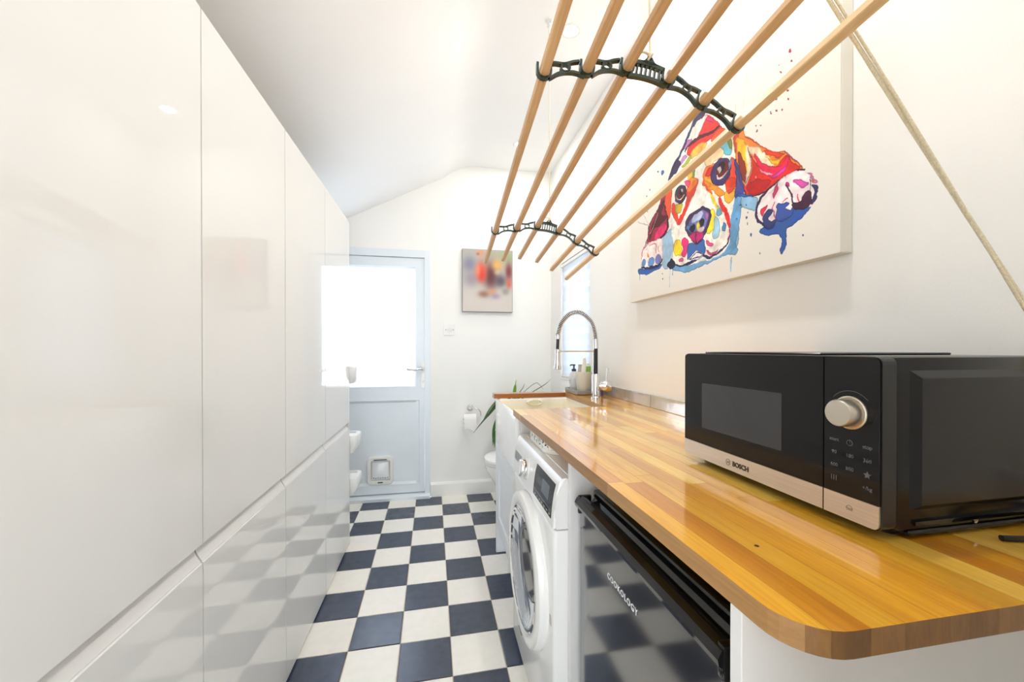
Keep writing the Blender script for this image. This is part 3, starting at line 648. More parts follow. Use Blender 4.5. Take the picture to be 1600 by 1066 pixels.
bm = NB(); tube(bm, [(TX - .012, TY, 1.197), (EX + .012, TY, 1.197)], .0045, 10); lathe(bm, [(.0155, -.008), (.0165, -.004), (.0165, .004), (.0155, .008)], (EX, TY, 1.197), n=20); put('holder_arm', bm, CHROME)

STONE = mat('grey_stone_tray', (150, 148, 144), .55, var=.08, scale=60, bump=.2)
tray = thing('stone_tray', 'grey oblong stone tray on the worktop under the window', 'tray'); tray.location = (.868, 2.255, WT)
bm = NB(); rings = [[(p[0], p[1], z) for p in rrect(.15 * a, .225 * a, .02 * a, 4)] for z, a in ((0, .94), (.004, 1), (.026, 1), (.027, .985), (.0265, .9), (.012, .87), (.011, .85))]
loft(bm, rings); obj('tray_body', bm, STONE, tray, 40)
RIBW = mat('ribbed_white_pot', (226, 224, 212), .4, var=.02)
caddy = thing('ribbed_pot', 'ribbed cream pot holding bottles on the grey tray', 'pot'); caddy.location = (.862, 2.205, WT + .0125)
bm = NB(); n = 88; rings = []
for z, r in ((0, .040), (.003, .042), (.112, .049), (.116, .0515), (.122, .0515), (.122, .047), (.01, .038)):
    rings.append([((r * (1 + (.018 if (k % 2 and .003 <= z <= .112) else 0))) * math.cos(2 * math.pi * k / n), (r * (1 + (.018 if (k % 2 and .003 <= z <= .112) else 0))) * math.sin(2 * math.pi * k / n), z) for k in range(n)])
loft(bm, rings); obj('pot_body', bm, RIBW, caddy, 60)
def bottle(name, lab, cat, loc, prof, m, extra=()):
    t = thing(name, lab, cat); t.location = loc
    bm = NB(); lathe(bm, prof, n=22); obj('bottle_body', bm, m, t, 35)
    for nm, b, mm in extra: obj(nm, b, mm, t, 40)
    return t
SOAPM = mat('soap_bottle_clear', (232, 234, 232), .08, var=.02, trans=.25)
pb = NB(); lathe(pb, [(.014, .118), (.014, .132), (.005, .134), (.005, .152), (.010, .153), (.010, .160), (.004, .162)], n=16)
tube(pb, [(0, 0, .157), (-.018, .0, .158), (-.026, .0, .153)], .0042, 8)
lb = NB(); lathe(lb, [(.0272, .022), (.0272, .082)], n=22, caps=False)
tx = bottle('soap_dispenser', 'white soap dispenser with dark pump on the tray, left of the pot', 'soap bottle', (.838, 2.315, WT + .0125), [(.024, 0), (.0265, .004), (.0265, .095), (.022, .108), (.012, .116), (.012, .120)], SOAPM, [('pump', pb, mat('navy_pump', (44, 52, 70), .4)), ('soap_label', lb, mat('grey_label', (214, 216, 218), .5))])
bm = NB(); box(bm, (-.0278, -.012, .058), (-.0272, .012, .062)); box(bm, (-.0278, -.010, .05), (-.0272, .010, .0525)); box(bm, (-.0278, -.008, .044), (-.0272, .008, .046)); o = obj('label_print', bm, mat('label_ink', (90, 94, 100), .5), tx)
bottle('cream_bottle', 'tall cream squeeze bottle standing in the ribbed pot', 'bottle', (.868, 2.215, WT + .024), [(.021, 0), (.021, .12), (.018, .142), (.011, .162), (.0105, .175), (.0095, .19), (.003, .196)], mat('cream_plastic', (236, 230, 216), .35, var=.02))
bottle('small_grey_bottle', 'small grey capped bottle in the pot, left of the cream bottle', 'bottle', (.845, 2.228, WT + .024), [(.013, 0), (.013, .125), (.011, .13), (.011, .152), (.004, .153)], mat('warm_grey_plastic', (176, 170, 160), .4))
lb = NB(); lathe(lb, [(.0143, .095), (.0143, .142)], n=18, caps=False)
bottle('green_label_bottle', 'small bottle with lime green label in the pot, right side', 'bottle', (.884, 2.190, WT + .024), [(.014, 0), (.014, .143), (.008, .152), (.008, .160), (.003, .161)], mat('pale_bottle', (222, 226, 214), .3), [('lime_label', lb, mat('lime_print', (130, 178, 62), .5, var=.3, scale=120))])
nb_ = NB(); lathe(nb_, [(.017, 0), (.018, .004), (.016, .05), (.012, .06), (.011, .075), (.013, .08)], n=16)
o = obj('purple_bottle', nb_, mat('purple_plastic', (92, 86, 124), .3)); o.location = (.925, 2.115, WT); tag(o, 'small purple bottle half hidden behind the tap lever', 'bottle')

# ------------------------------------------------------------------ toilet, plant, roll, switch, cat flap
wc = thing('toilet', 'white toilet with closed lid behind the sink unit', 'toilet'); wc.location = (.60, 2.75, 0)
def put(name, bm, m, sm=45, par=None):
    o = obj(name, bm, m, None, sm); o.data.transform(Matrix.Translation(-Vector((.60, 2.75, 0)))); o.parent = par or wc; return o
def egg(cx, a, b, z, n=40):
    out = []
    for k in range(n):
        t = 2 * math.pi * k / n; c, s = math.cos(t), math.sin(t)
        out.append((cx + (a if c < 0 else a * .8) * (abs(c) ** .9) * (1 if c > 0 else -1), 2.75 + b * (abs(s) ** .85) * (1 if s > 0 else -1), z))
    return out
bm = NB(); loft(bm, [egg(.62, .15, .105, 0), egg(.62, .15, .10, .06), egg(.61, .17, .11, .18), egg(.59, .215, .15, .29), egg(.575, .238, .175, .36), egg(.572, .24, .178, .395), egg(.575, .225, .165, .398)]); put('bowl', bm, CERAM)
bm = NB(); loft(bm, [egg(.572, .236, .178, .399), egg(.572, .242, .182, .402), egg(.572, .242, .182, .412), egg(.572, .238, .178, .416)]); put('seat', bm, APPLW)
bm = NB(); loft(bm, [egg(.572, .24, .18, .417), egg(.572, .245, .185, .421), egg(.572, .243, .183, .436), egg(.572, .225, .168, .446), egg(.572, .12, .09, .449)]); put('lid', bm, APPLW)
bm = NB(); box(bm, (.77, 2.57, .40), (.955, 2.93, .76), .02, 3); box(bm, (.76, 2.56, .762), (.958, 2.94, .792), .01, 3); put('cistern', bm, CERAM)
bm = NB(); box(bm, (.70, 2.66, .05), (.955, 2.84, .40), .02, 2); put('rear_support', bm, CERAM)

plant = thing('potted_dracaena', 'green strap-leaved pot plant behind the sink unit and toilet', 'plant'); plant.location = (.60, 3.07, 0)
LEAF = mat('leaf_green', (52, 92, 40), .35, var=.35, scale=22); LEAFL = mat('young_leaf', (120, 168, 52), .35, var=.2, scale=30)
bm = NB(); lathe(bm, [(.085, 0), (.09, .005), (.11, .20), (.115, .205), (.115, .22), (.105, .22), (.10, .19)], n=28); obj('plant_pot', bm, mat('white_plant_pot', (225, 224, 220), .4), plant, 40)
bm = NB(); lathe(bm, [(.10, .185), (.10, .19), (.0, .192)], n=20); obj('potting_soil', bm, mat('soil', (60, 44, 34), .9, var=.3, scale=90), plant)
bm = NB(); tube(bm, spline([(0, 0, .19), (.006, .0, .40), (-.004, .004, .62), (0, 0, .78)], 5), .012, 10); obj('cane', bm, mat('plant_cane', (138, 116, 84), .8, var=.2, scale=60), plant, 60)
def leaf(pts, w, m):
    pts = spline(pts, 6); bm = NB(); rings = []
    n = len(pts)
    for i, p in enumerate(pts):
        t = i / (n - 1); ww = max(.0012, 1.5 * w * min(1, .45 + 2.2 * t) * (1 - t ** 2.6)); d = (pts[min(i + 1, n - 1)] - pts[max(0, i - 1)]).normalized()
        s = d.cross(Vector((0, 0, 1)))
        s = s.normalized() if s.length > .05 else Vector((1, 0, 0)); nn = s.cross(d).normalized()
        rings.append([p - s * ww + nn * ww * .35, p, p + s * ww + nn * ww * .35, p - nn * .0012])
    loft(bm, rings); return obj('leaf', bm, m, plant, 60)
LP = [([(0, 0, .74), (-.10, -.08, .80), (-.22, -.14, .70), (-.335, -.17, .585)], .020, LEAF), ([(0, 0, .73), (-.09, -.10, .74), (-.17, -.15, .62), (-.19, -.17, .48)], .017, LEAF),
      ([(0, 0, .75), (-.08, -.06, .84), (-.19, -.11, .76), (-.27, -.15, .655)], .014, LEAF), ([(0, 0, .70), (-.10, -.12, .66), (-.172, -.18, .56), (-.182, -.20, .475)], .013, LEAF),
      ([(0, 0, .78), (.01, -.01, .85), (.016, -.02, .92), (.022, -.02, .965)], .013, LEAFL), ([(0, 0, .77), (.05, -.02, .86), (.075, -.03, .90), (.085, -.035, .935)], .008, LEAF),
      ([(0, 0, .78), (.10, -.03, .88), (.17, -.05, .935), (.20, -.06, .925), (.23, -.07, .89)], .006, LEAF), ([(.0, 0, .76), (.12, -.02, .84), (.25, -.04, .92), (.295, -.05, .965)], .010, LEAF),
      ([(0, 0, .72), (.12, .03, .76), (.22, .06, .68), (.27, .08, .56)], .016, LEAF), ([(0, 0, .74), (.04, .08, .80), (.08, .14, .74), (.10, .165, .64)], .016, LEAF), ([(0, 0, .72), (-.02, -.14, .76), (-.04, -.24, .66), (-.05, -.28, .56)], .016, LEAF)]
for a in LP: leaf(*a)

rh = thing('toilet_roll_holder', 'round chrome wall holder for the toilet roll', 'roll holder'); rh.location = (.27, YF, .72)
bm = NB(); lathe(bm, [(.026, 0), (.026, .006), (.018, .012), (.012, .03), (.010, .036)], (0, 0, 0), (0, -1, 0), 24); obj('wall_rose', bm, CHROME, rh, 40)
bm = NB(); tube(bm, spline([(.0, -.034, .0), (.04, -.046, .002), (.075, -.05, -.02), (.083, -.05, -.06), (.072, -.05, -.082), (.03, -.05, -.088), (-.05, -.05, -.088), (-.062, -.05, -.086)], 6), .0038, 8); obj('holder_ring', bm, CHROME, rh, 60)
roll = thing('toilet_roll', 'white toilet roll hanging on the chrome holder', 'toilet roll'); roll.location = (.263, YF - .05 - .0, .632)
PAP = mat('tissue_paper', (240, 238, 234), .9, var=.01, bump=.3, bscale=500)
bm = NB(); lathe(bm, [(.019, -.05), (.044, -.05), (.0445, -.048), (.0445, .048), (.044, .05), (.019, .05), (.019, -.05)], (0, 0, 0), (1, 0, 0), 36, caps=False); obj('paper_roll', bm, PAP, roll, 40)
bm = NB(); prism(bm, [(-.0445, .0), (-.0449, .0), (-.0452, -.075), (-.0446, -.075)], 'x', -.05, .05); obj('loose_sheet', bm, PAP, roll)

sw = thing('wall_switch', 'small white switch plate on the far wall right of the door', 'switch'); sw.location = (.101, YF, 1.367)
bm = NB(); prism(bm, [(p[0], p[1]) for p in rrect(.088, .088, .006, 3)], 'y', -.008, 0); obj('switch_plate', bm, APPLW, sw)
bm = NB(); lathe(bm, [(.020, .008), (.020, .011), (.012, .0125)], (0, 0, 0), (0, -1, 0), 20); obj('round_button', bm, mat('button_white', (222, 220, 214), .4), sw, 40)
for xx in (-.03, .03):
    bm = NB(); lathe(bm, [(.0042, .008), (.0035, .0095)], (xx, 0, 0), (0, -1, 0), 10); obj('plate_screw', bm, mat('dull_screw', (110, 104, 98), .4, .6), sw)

ya2 = YF - .008 + .012 + .014
cf = thing('cat_flap', 'square white plastic cat flap low in the back door', 'cat flap'); cf.location = (-.446, ya2, .235)
FLAPW = mat('flap_plastic', (230, 230, 224), .3, var=.01)
def ringsq(w, h, r, y): return [(p[0], y, p[1]) for p in rrect(w, h, r, 5)]
bm = NB(); loft(bm, [ringsq(.200, .222, .035, 0), ringsq(.200, .222, .035, -.022), ringsq(.190, .212, .032, -.030), ringsq(.150, .165, .016, -.030), ringsq(.144, .158, .014, -.006)], True, False); obj('flap_frame', bm, FLAPW, cf, 35)
bm = NB(); loft(bm, [ringsq(.142, .154, .012, -.005), ringsq(.140, .152, .012, -.012), ringsq(.118, .13, .012, -.020)]); obj('swing_flap', bm, mat('flap_translucent', (242, 244, 246), .15, trans=.15), cf, 35)
bm = NB(); box(bm, (-.020, -.033, -.096), (.020, -.028, -.086), .002); box(bm, (-.05, -.033, .086), (.05, -.0295, .094), .001); obj('latch', bm, mat('dark_latch', (70, 70, 72), .4), cf)
bm = NB(); 
for k in range(7): box(bm, (-.056 + k * .018, -.0222, -.058 - (.004 if k % 2 else 0)), (-.048 + k * .018, -.0195, -.052 - (.004 if k % 2 else 0)))
obj('flap_vents', bm, mat('vent_grey', (120, 122, 124), .5), cf)

# ------------------------------------------------------------------ pictures (painted pixel by pixel in this script)
def noise2(h, w, cells, rng):
    g = rng.random((int(cells * h / w) + 3, cells + 3)); yy = np.linspace(0, g.shape[0] - 2.001, h); xx = np.linspace(0, g.shape[1] - 2.001, w)
    yi, xi = yy.astype(int), xx.astype(int); fy, fx_ = (yy - yi)[:, None], (xx - xi)[None, :]
    fy, fx_ = fy * fy * (3 - 2 * fy), fx_ * fx_ * (3 - 2 * fx_)
    a, b, c, d = g[yi][:, xi], g[yi][:, xi + 1], g[yi + 1][:, xi], g[yi + 1][:, xi + 1]
    return (a * (1 - fx_) + b * fx_) * (1 - fy) + (c * (1 - fx_) + d * fx_) * fy
ART = """150 192 220 95 0 675 362 708 328 756 294 761 276 754 250 742 260 703 284 688 255 678 206 688 176 683 130 657 112 624 118 640 161 654 243 656 307 670 343
120 172 214 95 0 650 286 671 332 697 324 697 264 689 230 687 188 676 140 685 112 668 100 632 111 590 102 545 97 513 96 468 89 421 91 383 106 336 130 343 144 445 131 535 133 604 139 646 169
165 198 222 95 0 274 306 335 339 349 279 342 194 315 147 293 141 271 193
45 105 180 95 0 79 193 159 172 264 172 256 157 193 151 147 145 125 159 84 163
60 110 170 95 5 90 165 91 124
60 110 170 95 4 345 125 345 92
160 195 220 95 7 659 85 659 31
190 205 220 95 2 325 127 328 33
190 205 220 95 3 331 150 325 29
45 95 175 95 0 774 162 796 167 825 169 864 179 879 195 921 183 915 165 890 146 859 132 857 110 851 62 845 50 842 65 845 96 833 124 817 130 792 135 774 152
246 240 230 100 0 502 841 467 820 430 759 384 687 352 641 326 615 330 504 336 339 353 252 336 176 378 137 497 115 611 115 650 157 650 233 671 331 676 414 674 511 673 586 670 641 632 725 573 807 522 843
222 45 38 95 0 541 792 570 756 598 712 624 663 611 660 570 667 527 671 512 644 500 652 504 687 476 678 452 666 435 685 447 712 484 718 504 732 515 748 527 770
235 110 60 95 0 611 682 644 636 656 599 611 631 578 642 570 667
230 60 140 95 0 545 782 577 744 574 733 538 765
240 190 90 95 0 476 678 504 680 542 664 527 644 488 642 464 640 452 666
190 120 190 95 0 447 748 464 729 443 712 413 714 422 737
246 240 230 95 0 545 786 523 786 496 790 472 776 464 743 476 742 492 772 523 773
185 205 55 95 0 452 666 464 651 443 628 413 629 400 641 426 647
200 150 205 95 0 422 686 435 670 404 653 387 649 396 674
60 40 85 95 0 368 684 396 666 377 633 349 627 325 618 335 651
90 25 40 95 12 605 697 570 693 534 706 504 715 476 717 447 719 422 704
50 45 95 95 13 526 811 500 825 476 816 456 789 435 757 409 724 382 697 354 677 330 646 318 618
50 45 95 95 0 488 845 534 808 519 800 492 803 472 794 476 823
245 212 170 95 0 538 592 608 601 625 565 612 548 578 550 564 533 538 565
110 190 205 95 0 608 601 641 604 656 574 656 537 634 552 625 574
140 140 60 95 0 641 604 659 597 661 559 653 558
236 72 32 95 0 657 519 675 482 678 389 641 410 638 437 650 461
242 130 50 95 0 538 545 578 537 585 510 564 486 560 453 527 472 527 514
222 45 38 95 0 553 536 574 533 574 513 557 497 535 513
250 190 60 95 0 531 505 560 482 578 445 535 467
62 45 115 95 0 649 447 633 430 610 427 587 440 571 465 565 496 572 523 590 539 614 540 636 526 651 502 656 473
150 175 215 95 0 655 480 648 469 641 462 635 462 633 469 635 481 640 495 647 506 654 512 659 512 661 505 659 494
140 38 32 95 0 639 468 630 459 617 458 604 465 595 479 591 497 596 512 606 521 619 522 631 514 640 500 643 483
40 20 28 95 0 626 491 620 485 612 484 605 488 599 497 598 507 600 517 607 523 615 523 622 519 627 510 629 500
246 240 230 95 0 592 506 609 508 612 490 605 485
246 240 230 95 6 592 480 605 459 625 457 641 469
90 165 90 95 0 464 583 481 573 477 537 460 543
242 190 60 95 0 444 578 464 573 465 530 444 527
222 60 42 95 0 444 519 496 520 484 472 456 432 426 390 395 346 382 362 420 413 438 461 432 495
242 150 60 95 0 450 547 496 520 473 493 438 492
230 90 140 95 0 419 554 456 538 444 509 426 524
236 92 40 95 0 299 549 335 558 335 503 328 435 325 409 311 404 285 461 292 503
228 75 55 95 0 342 473 362 452 382 373 379 348 355 395 338 436
205 180 55 95 0 369 454 407 440 395 404 369 422
48 45 78 95 0 428 477 419 460 404 453 386 458 371 474 362 497 362 521 372 539 388 545 405 539 420 523 428 500
128 45 42 95 0 416 485 411 475 402 471 392 474 383 483 378 497 379 511 384 521 393 525 403 522 412 512 416 499
35 20 28 95 0 408 499 405 493 400 491 395 493 390 498 387 505 387 513 390 518 395 520 401 519 405 513 408 506
246 240 230 95 5 368 500 378 479 401 475 416 488
246 240 230 95 0 411 511 410 508 407 506 404 507 400 510 398 514 397 518 398 521 400 523 404 522 407 519 410 515
160 35 70 95 0 270 548 292 553 289 493 314 403 314 347 278 322 209 325 151 321 159 361 167 425 208 467 248 502
232 55 130 95 0 240 377 293 390 304 351 271 330 217 333
95 28 42 95 0 270 519 285 500 263 454 300 420 240 395 209 402 176 343 192 414
235 200 205 95 4 240 476 216 428 180 377
48 22 50 95 5 274 552 240 499 176 439 163 372 133 321
45 20 50 95 8 289 493 310 410 307 356 271 325 201 325 142 321
242 230 224 95 0 151 328 209 325 267 315 275 249 275 192 241 173 159 184 107 199 107 280 116 309
205 60 115 95 6 151 321 116 303 107 255
212 52 90 95 5 176 312 225 301 225 254
220 120 60 95 6 155 271 168 242
225 90 60 95 4 244 283 248 246
105 150 205 95 0 142 215 137 204 129 198 120 198 112 205 107 216 107 229 112 239 120 245 129 245 138 238 142 227
110 155 208 95 0 211 200 206 190 196 184 184 185 173 193 166 205 166 218 171 229 181 234 193 232 204 225 211 213
130 130 195 95 0 264 199 259 189 250 184 239 186 228 193 222 204 221 216 226 226 236 231 247 229 257 222 263 211
240 235 235 95 4 151 245 151 189
240 235 235 95 4 215 237 215 183
35 30 72 95 11 107 197 168 179 241 173 272 198
150 60 120 95 2 274 306 277 248 275 198
250 248 244 70 0 467 446 544 445 585 349 594 289 534 229 420 273 382 298 420 367
246 216 40 95 0 362 263 389 264 402 222 411 182 369 191 353 228
228 50 130 95 0 411 261 438 246 442 203 420 169 405 185 417 207 408 236
230 90 150 95 0 382 165 408 168 414 150 389 152
65 112 180 95 0 445 223 491 206 524 219 534 162 524 141 491 177 457 158 439 148 439 184
245 226 50 95 0 565 335 580 323 585 270 565 236 545 240 555 278
115 178 208 95 0 599 342 620 300 604 289 590 305
80 140 195 95 0 623 254 637 239 632 210 618 224
170 208 226 95 0 585 293 604 266 604 202 575 204 580 249
230 90 150 95 0 540 208 575 181 570 169 545 182
225 70 140 95 0 540 160 570 141 604 143 580 128 550 138
243 182 55 95 0 632 384 671 375 663 337 641 334 627 359
236 80 36 95 0 643 435 676 416 672 384 650 370 636 399
246 160 50 95 0 528 492 570 449 627 386 604 385 570 426 549 444
240 220 60 95 11 560 422 580 372 599 330
236 110 40 95 8 526 493 539 457 572 406
222 48 38 95 13 606 374 618 328 639 287
222 48 38 95 15 632 308 643 271 649 225
190 40 80 95 5 649 238 650 194 644 170
38 36 84 95 8 342 172 356 146 408 126 468 129 524 137 555 122 605 129 641 153 651 184
30 28 60 95 0 311 164 342 177 363 139 329 129
232 228 232 95 0 451 144 491 162 524 144 502 134
40 36 80 95 4 451 144 491 163 527 141 451 142
40 36 80 95 2 362 268 346 214 342 177
72 40 92 95 0 429 337 444 361 479 370 523 369 555 344 564 312 555 278 534 239 513 218 488 212 462 242 438 276 425 313
130 140 195 95 0 450 338 490 350 529 352 550 328 550 299 529 265 468 275 444 294
205 215 236 95 0 473 348 513 350 523 335 502 320 468 325
190 130 190 95 0 534 345 552 327 550 299 534 316
110 165 215 95 0 460 299 458 293 453 291 446 292 439 296 434 303 432 311 434 317 439 319 446 318 453 313 458 306
38 28 58 95 0 531 288 526 282 518 280 511 282 505 289 503 299 505 308 510 314 518 316 525 313 531 306 533 297
38 28 58 95 0 484 281 478 275 470 274 461 278 453 286 450 296 451 304 457 310 466 311 475 307 482 299 485 289
236 218 70 95 0 491 305 507 308 508 264 496 264
228 50 140 95 0 450 261 479 268 518 250 525 233 491 219 468 235
235 210 225 95 0 502 276 529 275 524 253 502 259
50 25 70 95 4 488 264 488 215
243 142 40 95 0 666 596 692 599 702 615 712 574 741 533 787 467 808 447 828 424 848 416 867 389 886 351 904 318 879 324 852 317 825 314 796 302 756 304 723 326 703 362 693 415 682 479 673 539
230 70 40 95 0 669 600 690 595 682 548 677 520
252 205 55 95 0 682 585 717 534 727 487 723 408 703 451 687 518
150 52 30 95 0 685 525 708 474 718 421 718 380 698 423
222 45 38 95 0 734 484 751 436 782 401 816 366 856 392 879 346 893 324 856 319 829 317 791 304 751 311 718 339 713 362 732 397 739 438
180 25 38 70 0 723 357 756 363 808 328 774 309 737 323
246 238 220 95 0 725 519 773 471 808 405 816 385 787 408 755 458
246 238 220 95 0 720 527 734 477 735 411 718 370 725 427
236 42 105 95 0 751 471 774 422 808 381 837 368 860 385 856 351 817 338 804 350 774 397
222 75 175 95 0 804 345 833 356 861 357 852 340 829 335
245 215 225 95 0 767 406 787 379 812 355 791 365
252 205 55 95 0 787 442 808 414 837 400 829 377 812 392
240 80 40 95 0 778 463 808 447 836 419 852 404 833 403 808 428
245 225 225 95 0 760 375 759 372 758 371 757 371 755 372 754 375 753 379 754 381 755 383 757 383 758 381 759 378
52 20 52 95 4 674 500 685 441 700 374 723 325 756 303 791 303 825 310 852 321 879 325 911 314
190 50 60 95 3 715 562 755 515 795 456
150 50 110 95 3 848 416 871 385 900 324
60 20 40 95 3 725 519 737 465 735 411 715 371
82 78 155 95 0 674 500 688 455 703 394 708 344 677 339 672 358 682 405
60 110 180 95 0 672 347 708 339 747 303 703 323
242 230 232 95 0 907 311 928 282 942 252 946 217 935 185 911 180 879 195 872 172 829 172 796 158 770 193 756 229 770 267 804 288 841 315 871 324
222 90 180 95 0 879 297 921 264 911 249 890 273
226 40 80 95 0 770 233 792 251 798 243 779 214
212 50 110 95 0 813 288 833 310 829 279 817 258
232 140 190 95 0 918 301 942 256 934 257
250 170 60 95 0 926 270 936 264 933 258
50 50 105 95 0 931 254 946 234 944 201 928 184 925 194 938 217
74 26 62 95 0 907 225 924 228 925 194 911 180 883 193 875 210 901 202
52 30 80 95 7 833 315 787 297 765 269 757 228 770 193 796 158
45 60 125 95 0 783 207 800 223 813 212 796 191 809 172 825 174 809 153 787 166
60 95 175 95 0 833 231 864 216 849 205 868 187 875 197 874 171 845 165 829 172 829 200
190 60 140 95 4 821 246 813 222 825 179
50 25 60 95 5 853 290 873 247 875 215
210 50 80 95 4 890 238 893 210
220 60 90 95 4 860 240 849 237
215 60 150 95 0 852 299 866 291 866 278 856 285
60 30 80 95 2 924 280 928 252 924 228
205 50 70 95 0 871 758 871 754 869 753 867 754 865 757 863 762 863 766 863 769 865 771 867 769 869 766 870 762
205 50 70 95 0 876 717 876 715 874 714 873 715 871 717 870 720 870 723 870 725 871 726 873 725 874 723 876 720
205 50 70 95 0 839 710 838 708 838 707 836 708 835 710 834 712 834 715 834 717 835 718 836 717 838 715 838 713
205 50 70 95 0 836 741 836 740 835 739 835 740 834 741 833 742 833 743 833 744 834 744 835 744 835 743 836 742
205 50 70 95 0 863 624 863 623 862 622 861 622 859 624 858 626 858 629 858 631 859 631 861 631 862 629 863 627
205 50 70 95 0 852 634 851 633 851 632 850 633 849 634 848 636 848 638 848 639 849 640 850 639 851 638 851 636
205 50 70 95 0 863 595 863 593 862 592 861 592 859 594 859 596 858 599 859 601 859 601 861 601 862 599 863 597
205 50 70 95 0 828 622 827 619 826 618 825 619 823 621 822 624 821 627 822 630 823 631 825 630 826 628 827 625
205 50 70 95 0 847 572 847 570 846 569 845 569 843 571 842 573 842 576 842 578 843 579 845 578 846 576 847 574
205 50 70 95 0 828 583 827 580 826 579 825 580 823 582 822 585 821 588 822 590 823 591 825 591 826 589 827 586
205 50 70 95 0 808 588 807 586 806 585 805 585 803 587 803 590 802 592 802 594 803 595 805 595 806 593 807 590
205 50 70 95 0 761 578 760 576 760 576 759 576 757 577 757 579 756 581 757 583 757 583 758 583 760 582 760 580
205 50 70 95 0 774 568 774 566 773 565 772 566 771 567 770 569 770 571 770 572 771 573 772 573 773 571 774 570
205 50 70 95 0 760 552 759 550 758 549 757 549 755 551 754 554 754 556 754 558 755 559 757 559 758 557 759 555
75 115 165 95 0 283 678 282 672 278 669 273 670 268 675 264 683 263 690 264 697 268 699 273 698 278 693 282 686
75 115 165 95 0 244 706 243 703 241 702 239 703 237 705 235 708 234 712 235 714 237 715 239 715 241 713 243 709
75 115 165 95 0 181 640 180 637 178 636 176 636 173 639 171 642 171 645 171 648 173 649 176 649 178 647 180 643
75 115 165 95 0 156 611 155 608 153 607 151 607 148 610 146 613 146 616 146 619 148 621 151 620 153 618 155 615
75 115 165 95 0 699 291 699 289 698 288 697 288 696 289 695 291 694 293 695 295 696 296 697 296 698 295 699 293
75 115 165 95 0 719 286 719 284 718 283 717 283 716 284 715 286 715 289 715 291 716 292 717 292 718 291 719 289
75 115 165 95 0 725 232 725 230 723 228 722 228 720 229 719 232 719 235 719 238 720 239 722 239 723 238 725 235
75 115 165 95 0 727 206 727 203 725 202 724 202 722 203 721 206 721 209 721 211 722 213 724 213 725 212 727 209
75 115 165 95 0 684 245 684 243 683 242 682 242 680 243 680 245 679 248 680 250 680 251 682 251 683 250 684 248
75 115 165 95 0 740 153 740 149 738 147 737 147 735 149 733 152 733 156 733 159 735 161 737 161 738 160 740 157
75 115 165 95 0 729 251 729 249 728 248 727 248 726 249 725 251 724 253 725 255 726 256 727 256 728 255 729 253
75 115 165 95 0 907 87 907 86 907 85 906 84 905 85 904 87 904 89 904 90 905 92 906 92 907 91 907 89
75 115 165 95 0 774 70 774 68 773 67 772 67 771 68 770 69 770 72 770 74 771 75 772 75 773 74 774 72
75 115 165 95 0 159 516 158 514 157 513 155 514 153 515 152 517 152 519 152 521 153 522 155 522 157 521 158 519
120 60 70 95 0 278 116 278 114 276 113 274 113 273 114 271 116 271 118 271 120 273 121 274 121 276 120 278 118
120 60 70 95 0 280 88 280 86 278 84 276 84 274 85 273 87 273 89 273 91 274 93 276 93 278 92 279 90
236 218 190 95 2 723 846 706 685
236 218 190 95 2 802 752 751 680
240 225 120 95 3 632 753 643 717
240 190 90 95 2 675 733 671 694
150 150 160 95 3 71 497 166 430
205 190 190 95 3 112 538 176 426"""
